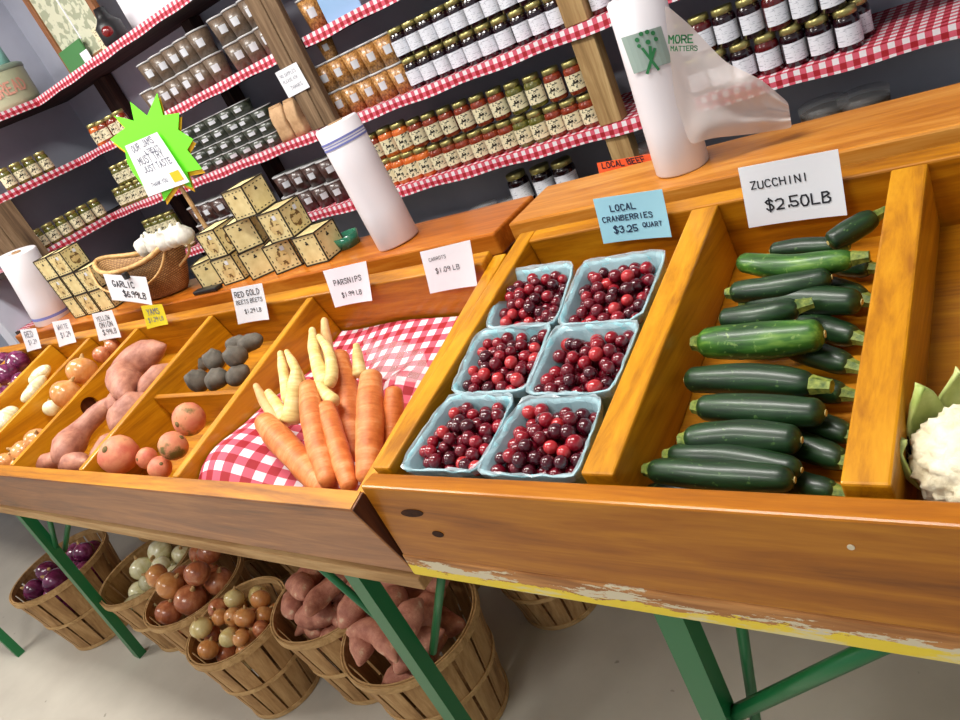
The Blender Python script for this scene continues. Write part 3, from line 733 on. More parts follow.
obj('cord_handle', bm, M['wicker_rim'], WB, smooth=True, loc=(cx, cy, LZ+.001))
bm = newbm(); tube(bm, catmull([(cx+.215, cy+.02, LZ+.155), (cx+.262, cy+.01, LZ+.15), (cx+.265, cy-.01, LZ+.105), (cx+.20, cy-.02, LZ+.075)], 6), .004, 8)
obj('end_handle', bm, M['wicker_rim'], WB, smooth=True, loc=(cx, cy, LZ+.001))
def make_garlic():
    r = thing('garlic_bulb', 'x', 'garlic', (0, 0, 0)); bm = newbm()
    rg = lathe(bm, [(0, -.0235), (.012, -.024), (.024, -.016), (.029, -.003), (.025, .010), (.014, .020), (.006, .027), (.004, .036), (0, .037)], 24)
    for v in bm.verts:
        a = math.atan2(v.co.y, v.co.x); k = 1+.07*math.cos(a*8)*(1 if v.co.z < .02 else .3); v.co.x *= k; v.co.y *= k
    obj('bulb', bm, M['garlic'], r, smooth=True)
    bm = newbm(); lathe(bm, [(.007, -.022), (.006, -.027), (0, -.027)], 10); obj('root_plate', bm, M['onion_top'], r)
    return r
GA = make_garlic(); k = 0
for (px, py, dz) in ((138, 237, 0), (147, 233, .01), (156, 230, .016), (165, 226, .016), (174, 226, .006), (143, 243, -.02), (152, 239, -.012), (162, 236, -.01), (171, 233, -.012), (180, 230, -.01)):
    w = atY(px, py, 1.085+(.03 if k < 5 else 0)); k += 1
    place(GA, (w.x, w.y, max(LZ+.118, min(w.z, LZ+.152))), (random.uniform(-.7, .7), random.uniform(-.7, .7), random.uniform(0, 6)), random.uniform(.9, 1.05), 'white garlic bulb heaped in the oval wicker basket', 'garlic bulbs in the wicker basket')
for i in range(14):
    a = i*2*math.pi/14; rr = .55 if i % 2 else .25
    place(GA, (cx+ax*rr*math.cos(a)*1.05, cy+ay*rr*math.sin(a), LZ+.075+.002*(i % 3)), (random.uniform(-.7, .7), random.uniform(-.7, .7), a), .9, 'white garlic bulb heaped in the oval wicker basket', 'garlic bulbs in the wicker basket')
gs = sign('price_sign', [(103, 274), (146, 277), (154, 304), (114, 299)], 1.008, 'white card handwritten GARLIC clipped to the wicker basket', [('GARLIC', .16, .56, .5), ('$6.99LB', .34, .2, .54)], bold=.1)
w = atY(127, 276, 1.006); bm = newbm(); box(bm, w.x-.010, w.x+.010, w.y-.008, w.y+.004, w.z-.008, w.z+.012, .002); o = obj('binder_clip', bm, M['black']); tag(o, 'black binder clip holding the garlic card on the basket cord', 'clip')

# ------------------------------------------------------------------ starburst sign on a stick
def burst(name, pts, Y, mat, label):
    bm = newbm(); A = [bm.verts.new(atY(x, y, Y)) for x, y in pts]; B = [bm.verts.new(v.co+Vector((0, .0012, 0))) for v in A]; n = len(A)
    from mathutils.geometry import tessellate_polygon
    for a, b, c in tessellate_polygon([[v.co.copy() for v in A]]):
        bm.faces.new((A[a], A[b], A[c])); bm.faces.new((B[c], B[b], B[a]))
    for i in range(n): bm.faces.new((A[i], A[(i+1) % n], B[(i+1) % n], B[i]))
    o = obj(name, bm, M[mat]); tag(o, label, 'sign'); return o
YB = 1.26
bpts = [(130, 102), (147, 116), (157, 93), (163, 115.5), (179, 113), (178, 130), (193, 139.5), (187, 150), (202, 169), (187, 172), (192, 188), (178, 181), (164, 201), (158, 183), (146, 190), (133, 173), (127, 162), (125, 151), (110, 139.5), (125, 128), (114, 116), (134, 121)]
SB = burst('starburst_sign', bpts, YB, 'neon', 'neon green starburst card standing behind the wicker basket')
bm = newbm(); w = atY(160, 160, YB); box(bm, w.x-.008, w.x+.008, YB+.008, YB+.013, LZ-.30, w.z, 0); 
sk = obj('stick', bm, M['raw'], SB)
SO = burst('starburst_sign', [(x+3, y+4) for x, y in bpts], YB+.006, 'neon_orange', 'orange starburst card showing behind the neon green one')
def sticker(s, f, W, H, base):
    bm = newbm()
    def rect(u0, v0, u1, v1, off): bm.faces.new([bm.verts.new(f(u, v, off)) for u, v in ((u0, v0), (u1, v0), (u1, v1), (u0, v1))])
    rect(.70, .08, .93, .27, .0016); obj('gold_sticker', bm, M['neon_orange'], s, loc=base)
sign('notice_sheet', [(125, 146), (157, 132), (191, 181), (150, 196)], YB-.006, 'white handwritten notice sheet fixed over the neon green starburst', [('OUR', .15, .84, .22), ('JAMS', .48, .86, .3), ('& TREATS', .42, .72, .4), ('MUST TRY', .16, .58, .66), ('JUST TASTE', .18, .42, .72), ('THANK YOU', .18, .14, .4)], ink='ink_grey', cat='sign', extra=sticker, bold=.08)
w = atZ(630, 166, LZ+.0)
oc = sign('paper_sign', [(597, 163), (656, 153), (672, 175), (603, 186)], 1.235, 'orange card with black writing standing behind the right ledge, mostly hidden', [('LOCAL BEEF', .08, .74, .7)], 'paper_orange', 'ink', cat='sign')

# ------------------------------------------------------------------ wall shelves with gingham cloths
SY = 1.815   # front edge of the shelf boards
levels = [.72, 1.0, 1.262, 1.528, 1.808]
names = ['lowest', 'second lowest', 'middle', 'second highest', 'top']
def cloth(x0, x1, y0, y1, zt, edge, drop=.030):
    """cloth lying on the board with a flap over the front (edge 'y': flap faces -Y, 'x': flap faces +X)"""
    bm = newbm(); uv = bm.loops.layers.uv.new('UVMap'); t_ = .0015
    def quad(P, U):
        f = bm.faces.new([bm.verts.new(p) for p in P])
        for l, u in zip(f.loops, U): l[uv].uv = u
    N = max(2, int((x1-x0 if edge == 'y' else y1-y0)/.05))
    for i in range(N):
        if edge == 'y':
            a, b = x0+(x1-x0)*i/N, x0+(x1-x0)*(i+1)/N; wa = .002*math.sin(a*23); wb = .002*math.sin(b*23)
            quad([(a, y0, zt), (b, y0, zt), (b, y1, zt), (a, y1, zt)], [(a, 0.0405), (b, .0405), (b, .0405+y1-y0), (a, .0405+y1-y0)])
            quad([(a, y0-.002, zt+t_), (b, y0-.002, zt+t_), (b, y1, zt+t_), (a, y1, zt+t_)], [(a, 0.0405), (b, .0405), (b, .0405+y1-y0), (a, .0405+y1-y0)])
            quad([(a, y0-.002, zt+t_), (b, y0-.002, zt+t_), (b, y0-.004+wb, zt-drop+wb), (a, y0-.004+wa, zt-drop+wa)], [(a, .0405), (b, .0405), (b, .0405-drop*1.1), (a, .0405-drop*1.1)])
        else:
            a, b = y0+(y1-y0)*i/N, y0+(y1-y0)*(i+1)/N
            quad([(x1, a, zt), (x1, b, zt), (x0, b, zt), (x0, a, zt)], [(a, 0.0405), (b, .0405), (b, .0405+x1-x0), (a, .0405+x1-x0)])
            quad([(x1+.002, a, zt+t_), (x1+.002, b, zt+t_), (x0, b, zt+t_), (x0, a, zt+t_)], [(a, 0.0405), (b, .0405), (b, .0405+x1-x0), (a, .0405+x1-x0)])
            quad([(x1+.002, a, zt+t_), (x1+.002, b, zt+t_), (x1+.004, b, zt-drop), (x1+.004, a, zt-drop)], [(a, .0405), (b, .0405), (b, .0405-drop*1.1), (a, .0405-drop*1.1)])
    me = obj('shelf_cloth', bm, M['gingham']); return me
XC = -3.42
for i, z in enumerate(levels):
    bm = newbm(); box(bm, XW+.002, 2.0, SY, YW-.002, z-.024, z, .001); o = obj('shelf_board', bm, M['shelf']); tag(o, 'dark wooden shelf board along the back wall, %s shelf' % names[i], 'shelf', 'back wall shelf boards')
    bm = newbm(); box(bm, XW+.002, XC, 1.26, SY-.001, z-.024, z, .001); o = obj('shelf_board', bm, M['shelf']); tag(o, 'dark wooden shelf board on the left wall, %s shelf' % names[i], 'shelf', 'left wall shelf boards')
    if i:
        if i == 3 or i == 4:
            o = cloth(XC+.004, -1.935, SY-.002, YW-.003, z+.0006, 'y'); tag(o, 'red and white gingham cloth on the %s back shelf, left of the wide post' % names[i], 'shelf cloth', 'gingham shelf cloths')
            o = cloth(-1.805, 2.0, SY-.002, YW-.003, z+.0006, 'y'); tag(o, 'red and white gingham cloth on the %s back shelf, right of the wide post' % names[i], 'shelf cloth', 'gingham shelf cloths')
        else:
            o = cloth(XC+.004, 2.0, SY-.002, YW-.003, z+.0006, 'y'); tag(o, 'red and white gingham cloth along the %s back shelf' % names[i], 'shelf cloth', 'gingham shelf cloths')
        o = cloth(XW+.003, XC+.001, 1.27, SY-.004, z+.0006, 'x'); tag(o, 'red and white gingham cloth along the %s left wall shelf' % names[i], 'shelf cloth', 'gingham shelf cloths')
def post(name, x0, x1, y0, y1, z0, z1, mat, label, par=None):
    bm = newbm(); box(bm, x0, x1, y0, y1, z0, z1, .002); o = obj(name, bm, M[mat]); tag(o, label, 'post'); return o
zl = [0]+levels+[2.9]
# posts run between the boards
def postcol(x0, x1, y0, y1, mat, label, k0=0, cut=.026):
    r = thing('shelf_post', label, 'post', ((x0+x1)/2, (y0+y1)/2, zl[k0]))
    for a, b in list(zip(zl, zl[1:]))[k0:]:
        bm = newbm(); box(bm, x0, x1, y0, y1, a+(.003 if a else 0), b-cut if b < 2.9 else b, .002); obj('post_length', bm, M[mat], r)
postcol(-.955, -.89, SY+.002, SY+.045, 'post_light', 'pine shelf post left of the jam jars, behind the bag roll with loose bag')
r = thing('shelf_post', 'wide weathered double post carrying a white notice', 'post', (-1.87, 1.79, 1.27))
bm = newbm(); box(bm, -1.93, -1.868, SY-.03, SY-.004, 1.268, 2.9, .002); obj('plank', bm, M['post'], r)
bm = newbm(); box(bm, -1.866, -1.81, SY-.026, SY-.004, 1.268, 2.9, .002); obj('plank', bm, M['post'], r)
paper('notice_sheet', [atY(x, y, SY-.033) for x, y in ((275, 73), (296, 62), (310, 87), (289, 98))], 'small white notice stapled to the wide weathered post', 'notice', [('NO SAMPLES', .12, .72, .7), ('PLEASE ASK', .12, .5, .66), ('THANKS', .3, .2, .5)], ink='ink_grey', curl=.0, bold=.06)
postcol(-3.40, -3.30, YW-.05, YW-.004, 'post_dark', 'dark shelf upright on the back wall beside the corner')
postcol(-2.62, -2.56, YW-.06, YW-.004, 'post_dark', 'dark shelf upright on the back wall left of the brown tubs')
postcol(XW+.004, XW+.05, 1.45, 1.56, 'post_dark', 'dark brown shelf upright on the left wall near the corner')
r = thing('shelf_post', 'weathered grey post at the near end of the left wall shelves', 'post', (XC, 1.35, 0))
bm = newbm(); box(bm, XC+.006, XC+.03, 1.27, 1.35, 0, 1.50, .002); obj('plank', bm, M['post'], r)
bm = newbm(); box(bm, XC+.006, XC+.034, 1.352, 1.45, 0, 1.50, .002); obj('plank', bm, M['post'], r)
# ------------------------------------------------------------------ shelf goods
def make_jar(content, lid, lab, h=.088, r=.0265, emblem=False):
    t_ = thing('jar', 'x', 'jar', (0, 0, 0)); s = 20
    bm = newbm(); lathe(bm, [(0, .002), (r*.86, 0), (r, .004), (r, h*.70), (r*.95, h*.78), (r*.80, h*.83), (r*.80, h*.88), (0, h*.88)], s); obj('glass_body', bm, M[content], t_, smooth=True)
    bm = newbm(); lathe(bm, [(r*.82, h*.83), (r*.90, h*.835), (r*.90, h*.985), (r*.84, h), (0, h*.992)], s); obj('lid', bm, M[lid], t_, smooth=True)
    bm = newbm(); rings = []
    for z in (h*.14, h*.62):
        rings.append([bm.verts.new(((r+.0007)*math.cos(a), (r+.0007)*math.sin(a), z)) for a in [R(-150+k*150/12) for k in range(13)]])
    for i in range(12): bm.faces.new((rings[0][i], rings[0][i+1], rings[1][i+1], rings[1][i]))
    lb = obj('label', bm, M[lab], t_, smooth=True)
    if emblem:
        bm = newbm(); q = lambda a, z: ((r+.0012)*math.cos(R(a)), (r+.0012)*math.sin(R(a)), z)
        for a0, a1, z0, z1 in ((-98, -58, h*.28, h*.34), (-92, -82, h*.34, h*.46), (-76, -64, h*.34, h*.42), (-82, -76, h*.34, h*.40), (-94, -60, h*.50, h*.53)):
            bm.faces.new([bm.verts.new(q(*p)) for p in ((a0, z0), (a1, z0), (a1, z1), (a0, z1))])
        obj('printed_picture', bm, M['burnt'], lb)
    else:
        bm = newbm(); q = lambda a, z: ((r+.0012)*math.cos(R(a)), (r+.0012)*math.sin(R(a)), z)
        for z0 in (.22, .30, .38, .47): bm.faces.new([bm.verts.new(q(*p)) for p in ((-100, h*z0), (-50, h*z0), (-50, h*(z0+.012)), (-100, h*(z0+.012)))])
        obj('printed_lines', bm, M['ink_grey'], lb)
    return t_
JAM = make_jar('jam', 'lid_gold', 'label_white'); JRED = make_jar('jam_red', 'lid_gold', 'label_white')
SAL = make_jar('salsa', 'lid_gold', 'label_cream', emblem=True); ORG = make_jar('pepper', 'lid_gold', 'label_cream', h=.094, r=.029, emblem=True); PIC = make_jar('pickle', 'lid_gold', 'label_cream', emblem=True)
def make_tub(fill, h=.082, r0=.031, r1=.040, full=.93):
    t_ = thing('deli_tub', 'x', 'tub', (0, 0, 0)); s = 20
    bm = newbm(); lathe(bm, [(0, .001), (r0, 0), (r0+(r1-r0)*full, h*full), (0, h*full)], s); obj('contents', bm, M[fill], t_, smooth=True)
    bm = newbm(); lathe(bm, [(r1-.003, h*.93), (r1+.001, h*.93), (r1+.0015, h*.99), (r1-.002, h), (0, h*.99)], s); obj('lid', bm, M['lid_white'], t_, smooth=True)
    bm = newbm(); rr = lambda z: r0+(r1-r0)*z/h+.001
    a0 = -62
    rg = [[bm.verts.new((rr(z)*math.cos(R(a0+d)), rr(z)*math.sin(R(a0+d)), z)) for d in (-20, -12, -4, 4, 12, 20)] for z in (h*.36, h*.64)]
    for k in range(5): bm.faces.new((rg[0][k], rg[0][k+1], rg[1][k+1], rg[1][k]))
    obj('price_sticker', bm, M['label_plain'], t_)
    return t_
GRA = make_tub('granola', .088, .028, .0352); BRN = make_tub('brown_fill', .090, .033, .042); GRN = make_tub('green_fill', .045, .036, .042); COC = make_tub('cocoa_fill', .080, .034, .040)
PROTOS = [JAM, JRED, SAL, ORG, PIC, GRA, BRN, GRN, COC]
LZs = [z+.0022 for z in levels]
def row(proto, x0, x1, n, z, y, desc, group, where, rowname, rotr=.5, skip=(), ref='left end'):
    for i in range(n):
        if i in skip: continue
        x = x0+(x1-x0)*i/max(1, n-1); p = proto[i % len(proto)] if isinstance(proto, list) else proto
        place(p, (x, y+random.uniform(-.003, .003), z), (0, 0, random.uniform(-.2, .35)), None, '%s, %s from the %s, %s row, %s' % (desc, ORD[i+1], ref, rowname, where), group)
def ax_(px, py, y): return atY(px, py, y).x
yj = SY+.045
P_ = .0565
# right bay, second lowest shelf: jam jars two high
xr = ax_(851, 45, yj)
def rowR(proto, xright, n, z, y, *a, **k): row(proto, xright, xright-P_*(n-1), n, z, y, *a, ref='right end', **k)
rowR([JAM, JAM, JAM, JRED], xr, 9, LZs[1], yj, 'dark jam jar', 'jam jars right of the pine post', 'right of pine post', 'front bottom')
rowR([JAM, JAM, JRED], xr-.02, 9, LZs[1]+.0885, yj+.003, 'dark jam jar', 'jam jars right of the pine post', 'right of pine post', 'upper')
rowR([JAM, JRED], xr+.012, 3, LZs[1], yj+.06, 'jam jar', 'jam jars right of the pine post', 'right of pine post', 'rear bottom')
rowR([JAM, JRED], xr+.0, 3, LZs[1]+.0885, yj+.063, 'jam jar', 'jam jars right of the pine post', 'right of pine post', 'rear upper')
# right bay middle shelf
row(JRED, -.865, -.865+P_*5, 6, LZs[2], yj, 'red jam jar', 'red jam jars on the middle shelf', 'middle shelf right of pine post', 'front')
# middle bay, middle shelf: dark jars two high
xa = -1.49
n = 10; xb = -.985
row(JAM, xa, xb, n, LZs[2], yj, 'dark jam jar', 'jam jars on the middle shelf', 'middle shelf beside granola', 'bottom')
row(JAM, xa-.005, xb-.01, n, LZs[2]+.0885, yj+.003, 'dark jam jar', 'jam jars on the middle shelf', 'middle shelf beside granola', 'upper')
# granola tubs
xg = xa-.075
for i in range(5): place(GRA, (xg-.0715*i+.012, yj+.01, LZs[2]), (0, 0, random.uniform(-.2, .2)), None, 'clear granola tub, %s from the jam jars, bottom row, middle shelf' % ORD[i+1], 'granola tubs on the middle shelf')
for i in range(5): place(GRA, (xg-.0715*i+.01, yj+.01, LZs[2]+.0885), (0, 0, random.uniform(-.2, .2)), None, 'clear granola tub, %s from the jam jars, upper row, middle shelf' % ORD[i+1], 'granola tubs on the middle shelf')
o = place(GRA, (xg-.215, yj+.01, LZs[2]+.177), (0, 0, .1), .8, 'small clear tub of granola alone on top of the granola tubs', 'granola tubs on the middle shelf')
# middle bay, upper shelf
for i, x in enumerate((-1.765, -1.46, -1.37)):
    place(GRA, (x, yj+.01, LZs[3]), (0, 0, .1), 1.1, 'tub of golden granola on the second highest shelf, %s from the wide post' % ORD[i+1], 'granola tubs on the second highest shelf')
bm = newbm(); box(bm, -1.70, -1.55, SY+.02, SY+.024, LZs[3], LZs[3]+.12, .001); o = obj('picture_card', bm, M['blue_card']); tag(o, 'pale blue picture card between granola tubs on the second highest shelf', 'card')
# middle bay, second lowest shelf: relish jars
xs0 = ax_(392, 170, yj); xs1 = -.99; n = 14
kinds = [ORG, ORG, ORG, SAL, SAL, SAL, SAL, SAL, SAL, PIC, PIC, SAL, SAL, SAL]
def relish(x0, x1, z, y, kinds, rn):
    n = len(kinds)
    for i, k in enumerate(kinds):
        x = x0+(x1-x0)*i/(n-1)
        d = 'orange relish jar' if k is ORG else ('green pickle jar' if k is PIC else 'red salsa jar')
        place(k, (x, y, z), (0, 0, random.uniform(-.15, .3)), None, '%s with picture label, %s from the left, %s relish row' % (d, ORD[i+1], rn), 'relish jars on the second lowest shelf')
relish(-1.82, xs1, LZs[1], yj, [ORG, ORG]+kinds, 'bottom')
relish(-1.84, xs1-.01, LZs[1]+.0945, yj+.003, [SAL, SAL, ORG, ORG, SAL, SAL, SAL, SAL, SAL, SAL, PIC, PIC, SAL, SAL], 'upper')
# left bay, second highest shelf: brown tubs two high, single tub and jars
yt = SY+.055
xl = -2.0
for g, (x1, n) in enumerate(((-1.99, 3), (-2.30, 5))):
    nm = ('beside the wide post', 'further left')[g]
    for lv, rn in ((0, 'bottom'), (1, 'upper')):
        for i in range(n): place(BRN, (x1-.087*i-.008*lv-(.0 if g else 0), yt, LZs[3]+lv*.091), (0, 0, random.uniform(-.3, .3)), None, 'brown dry-mix tub, %s from right, %s row, group %s' % (ORD[i+1], rn, nm), 'brown tubs on the second highest shelf')
place(BRN, (-2.70, yt-.02, LZs[3]), (0, 0, 0), 1.05, 'lone brown tub left of the stacked brown tubs, above the neon starburst', 'brown tubs on the second highest shelf')
row([ORG, SAL, SAL, SAL], -3.22, -3.0, 4, LZs[3], yt-.01, 'relish jar', 'relish jars on the second highest shelf', 'second highest shelf beside starburst', 'short')
# left bay, middle shelf: flat green tubs stacked, kraft bags, pickle jars
for i in range(7):
    for lv in range((3, 4, 4, 4, 4, 4, 3)[i]):
        place(GRN, (-2.21-.087*(6-i), yt, LZs[2]+lv*.0455), (0, 0, random.uniform(-.4, .3)), None, 'flat dark green tub, %s from left, %s layer, middle shelf' % (ORD[i+1], ('lowest', 'second lowest', 'third lowest', 'top')[lv]), 'green tubs on the middle shelf')
def make_bag():
    r = thing('paper_bag', 'x', 'bag', (0, 0, 0)); bm = newbm(); vs = box(bm, -.03, .03, -.02, .02, 0, .12, 0)
    bmesh.ops.subdivide_edges(bm, edges=bm.edges[:], cuts=4, use_grid_fill=True)
    for v in bm.verts:
        k = v.co.z/.12; v.co.y *= 1-.85*max(0, k-.6)/.4; v.co.x *= 1+.05*math.sin(v.co.z*80); v.co += Vector((1, 1, 0))*.003*noise.noise(v.co*60)
    obj('sack', bm, M['kraft'], r, smooth=True)
    bm = newbm(); box(bm, -.028, .028, -.005, .005, .116, .124, .001); obj('folded_top', bm, M['kraft'], r); return r
KB = make_bag(); PROTOS.append(KB)
place(KB, (-2.10, yt-.03, LZs[2]), (0, 0, .1), 1, 'kraft paper bag beside the green tubs, the left one of two', 'kraft paper bags'); place(KB, (-2.03, yt-.025, LZs[2]), (0, 0, -.1), 1, 'kraft paper bag at the foot of the wide post, the right one of two', 'kraft paper bags')
row(PIC, -3.33, -2.95, 7, LZs[2], yt-.02, 'green pickle jar', 'pickle jars on the middle shelf', 'middle shelf beside starburst', 'bottom')
row(PIC, -3.25, -2.98, 5, LZs[2]+.0885, yt-.017, 'green pickle jar', 'pickle jars on the middle shelf', 'middle shelf beside starburst', 'upper')
# left bay, second lowest shelf
for g, (x1, n, zz) in enumerate(((-2.04, 4, 0), (-2.48, 6, 0))):
    nm = ('beside the tall bag roll', 'behind the wooden boxes')[g]
    for lv, rn in ((0, 'bottom'), (1, 'upper')):
        for i in range(n): place(COC, (x1-.084*i+.01*lv, yt, LZs[1]+lv*.081), (0, 0, random.uniform(-.3, .3)), None, 'dark chocolate tub, %s from right, %s row %s' % (ORD[i+1], rn, nm), 'chocolate tubs on the second lowest shelf')
row(PIC, -3.3, -3.06, 5, LZs[1], yt-.02, 'green pickle jar', 'pickle jars on the second lowest shelf', 'shelf behind garlic basket', 'bottom')
row(PIC, -3.27, -3.08, 4, LZs[1]+.0885, yt-.017, 'green pickle jar', 'pickle jars on the second lowest shelf', 'shelf behind garlic basket', 'upper')
# left wall shelves: jars face the room (+X)
def lrow(n, y0, z, desc, group, where):
    for i in range(n): place(PIC, (XC-.036, y0+.060*i, z), (0, 0, R(60)+random.uniform(-.1, .1)), None, '%s, %s from near end, %s' % (desc, ORD[i+1], where), group)
lrow(4, 1.52, LZs[3], 'green pickle jar', 'pickle jars on the left wall', 'second highest left wall shelf')
lrow(6, 1.48, LZs[2], 'green pickle jar', 'pickle jars on the left wall', 'middle left wall shelf')
# top shelf goods
can = atY(22, 110, 1.5)
CN = thing('canister', 'oval cream and green enamel canister with pink lettering on the top left shelf', 'canister', (-3.54, 1.80, LZs[4]))
bm = newbm(); lathe(bm, [(0, 0), (.075, 0), (.085, .02), (.09, .11), (.088, .118), (0, .118)], 32)
for v in bm.verts: v.co = Vector((v.co.x*.75-3.54, v.co.y*1.25+1.80, v.co.z*1.3+LZs[4]))
obj('body', bm, M['canister'], CN, smooth=True, loc=(-3.54, 1.80, LZs[4]))
bm = newbm(); lathe(bm, [(.089, .112), (.094, .114), (.094, .126), (.08, .132), (0, .134)], 32)
for v in bm.verts: v.co = Vector((v.co.x*.75-3.54, v.co.y*1.25+1.80, v.co.z*1.3+LZs[4]))
obj('lid', bm, M['canister_dark'], CN, smooth=True, loc=(-3.54, 1.80, LZs[4]))
bm = newbm(); rr_ = .0915
def cpt(a, b):
    an = R(-52)+a/.10; return (-3.54+rr_*.75*math.cos(an), 1.80+rr_*1.25*math.sin(an), LZs[4]+b*1.3)
strokes(bm, 'BREAD', cpt, 0, .045, .034, th=.2, wfac=.55, gap=.25, wob=.02); obj('lettering', bm, M['pink_letters'], CN, loc=(-3.54, 1.80, LZs[4]))
for i, (y, z, mm, lb) in enumerate(((1.755, .178, 'canister_dark', 'left grey green tin standing on the enamel canister'), (1.845, .178, 'tin_green', 'right turquoise tin standing on the enamel canister'))):
    t_ = thing('tin', lb, 'tin', (-3.54, y, LZs[4]+z-.003)); bm = newbm(); lathe(bm, [(0, 0), (.03, 0), (.03, .082), (0, .082)], 24)
    for v in bm.verts: v.co += Vector((-3.54, y, LZs[4]+z-.003))
    obj('can_body', bm, M[mm], t_, smooth=True, loc=(-3.54, y, LZs[4]+z-.003))
    bm = newbm(); lathe(bm, [(.0305, .076), (.0315, .077), (.0315, .088), (0, .089)], 24)
    for v in bm.verts: v.co += Vector((-3.54, y, LZs[4]+z-.003))
    obj('lid', bm, M[mm], t_, smooth=True, loc=(-3.54, y, LZs[4]+z-.003))
# framed seed packet poster leaning on the back wall
yf = 1.93
fx0, fx1 = atY(70, 65, yf).x, atY(108, 30, yf).x
FR = thing('framed_poster', 'oak framed poster of seed packets leaning on the top shelf', 'poster', ((fx0+fx1)/2, yf, LZs[4]))
fz = LZs[4]
bm = newbm()
for a, b in ((fx0-.02, fx0+.012), (fx1-.012, fx1+.02)): box(bm, a, b, yf-.012, yf+.012, fz, fz+.62, .002)
box(bm, fx0+.013, fx1-.013, yf-.012, yf+.012, fz, fz+.03, .002); box(bm, fx0+.013, fx1-.013, yf-.012, yf+.012, fz+.59, fz+.62, .002)
obj('frame', bm, M['frame'], FR)
bm = newbm(); box(bm, fx0+.012, fx1-.012, yf-.002, yf+.004, fz+.03, fz+.59); obj('poster', bm, M['seed'], FR)
bm = newbm()
xm = (fx0+fx1)/2
box(bm, xm-.003, xm+.003, yf-.006, yf-.0022, fz+.1, fz+.59); obj('centre_bar', bm, M['paper'], FR)
bm = newbm(); box(bm, fx0+.02, xm+.02, yf-.03, yf-.022, fz, fz+.10, .001); o = obj('green_card', bm, M['green_card']); tag(o, 'green card standing in front of the seed packet poster', 'card')
bm = newbm(); box(bm, xm+.01, xm+.07, yf-.055, yf-.052, fz, fz+.05, .001); o = obj('white_card', bm, M['paper']); tag(o, 'small white card standing on the top shelf beside the green card', 'card')
bm = newbm(); box(bm, fx1-.02, fx1+.06, yf-.055, yf-.052, fz, fz+.09, .001); o = obj('picture_card', bm, M['label_cream']); tag(o, 'printed picture card between the framed poster and the round black lamp', 'card')
wl = atY(110, 28, 1.87)
LP = thing('lantern', 'round dark lantern with a red lens on the top shelf', 'lantern', (wl.x, 1.87, fz))
bm = newbm(); lathe(bm, [(0, 0), (.045, 0), (.05, .01), (.05, .07), (.035, .085), (.025, .10), (.02, .13), (0, .13)], 24)
for v in bm.verts: v.co += Vector((wl.x, 1.87, fz))
obj('body', bm, M['black'], LP, smooth=True, loc=(wl.x, 1.87, fz))
bm = newbm(); q = Matrix.Rotation(R(90), 3, 'X') @ Matrix.Identity(3)
lathe(bm, [(0, .058), (.012, .056), (.022, .046), (.024, .03)], 20)
for v in bm.verts:
    c = v.co.copy(); d = Vector((.6, -.8, 0)); s_ = Vector((.8, .6, 0)); v.co = Vector((wl.x, 1.87, fz+.045))+d*c.z+s_*c.x+Vector((0, 0, 1))*c.y
obj('red_lens', bm, M['red_glass'], LP, smooth=True, loc=(wl.x, 1.87, fz))
wa, wb_ = atY(125, 20, 1.95), atY(175, 5, 1.95)
o = paper('wall_poster', [(wa.x, 1.97, fz+.5), (wb_.x+.1, 1.97, fz+.5), (wb_.x+.1, 1.96, fz), (wa.x, 1.96, fz)], 'white poster with a pink and green flower standing on the top shelf', 'poster', None, curl=0)
for nm, u, v, r_, mm in (('printed_flower', .74, .17, .018, 'pink_letters'), ('printed_leaf', .66, .13, .016, 'green_card')):
    c = Vector((wa.x, 1.958, fz)).lerp(Vector((wb_.x+.1, 1.958, fz)), u)+Vector((0, .001, v*.5)); disc(nm, o, c, (1, 0, 0), (0, 0, 1), r_, r_*.7, mm, .0008)
    q = o.children[-1]; q.location = -WL[o.name]
# goods on the lowest visible shelf
lz = LZs[0]
def lump(name, label, cat, px, py, y, sx, sz, mat, lidm=None):
    w = atY(px, py, y); z0 = lz; h = max(.05, w.z-z0)
    t_ = thing(name, label, cat, (w.x, y, z0))
    bm = newbm(); lathe(bm, [(0, 0), (sx*.8, 0), (sx, h*.85), (0, h*.85)], 20)
    for v in bm.verts: v.co += Vector((w.x, y, z0))
    obj('tub_body', bm, M[mat], t_, smooth=True, loc=(w.x, y, z0))
    bm = newbm(); lathe(bm, [(sx*.9, h*.85), (sx*1.03, h*.86), (sx*1.03, h*.97), (0, h)], 20)
    for v in bm.verts: v.co += Vector((w.x, y, z0))
    obj('lid', bm, M[lidm or 'clear'], t_, smooth=True, loc=(w.x, y, z0))
lump('salad_tub', 'clear tub of mixed leaves on the lowest shelf behind the left ledge', 'tub', 515, 196, 1.9, .055, .1, 'herb')
lump('salad_tub', 'clear tub of dark fruit on the lowest shelf, left of the mixed leaves', 'tub', 482, 205, 1.88, .05, .1, 'cocoa_fill')
lump('tomato_tub', 'tub of orange red tomatoes below the jam shelf beside the pine post', 'tub', 640, 138, 1.92, .07, .1, 'tomato_box')
lump('clamshell_tub', 'left clear clamshell tub showing over the right ledge', 'tub', 822, 100, 1.93, .055, .1, 'brown_fill')
lump('clamshell_tub', 'right clear clamshell tub showing over the right ledge', 'tub', 862, 90, 1.93, .055, .1, 'brown_fill')
for i, (px, py) in enumerate(((516, 176), (540, 170), (562, 165), (531, 190))):
    w = atY(px, py, 1.9); place(make_jar('jam', 'lid_gold', 'label_white', h=.1, r=.035) if i == 0 else bigj, (w.x, 1.9 if i < 3 else 1.85, lz+(.101 if i < 3 else 0)), (0, 0, .1), None, 'wide jar with white label on the lowest shelf, %s' % ('leftmost of the upper three', 'middle of the upper three', 'rightmost of the upper three', 'in front below them')[i], 'wide jars on the lowest shelf')
    if i == 0: bigj = [q for q in bpy.data.objects if q.get('label', '').startswith('wide jar')][0]
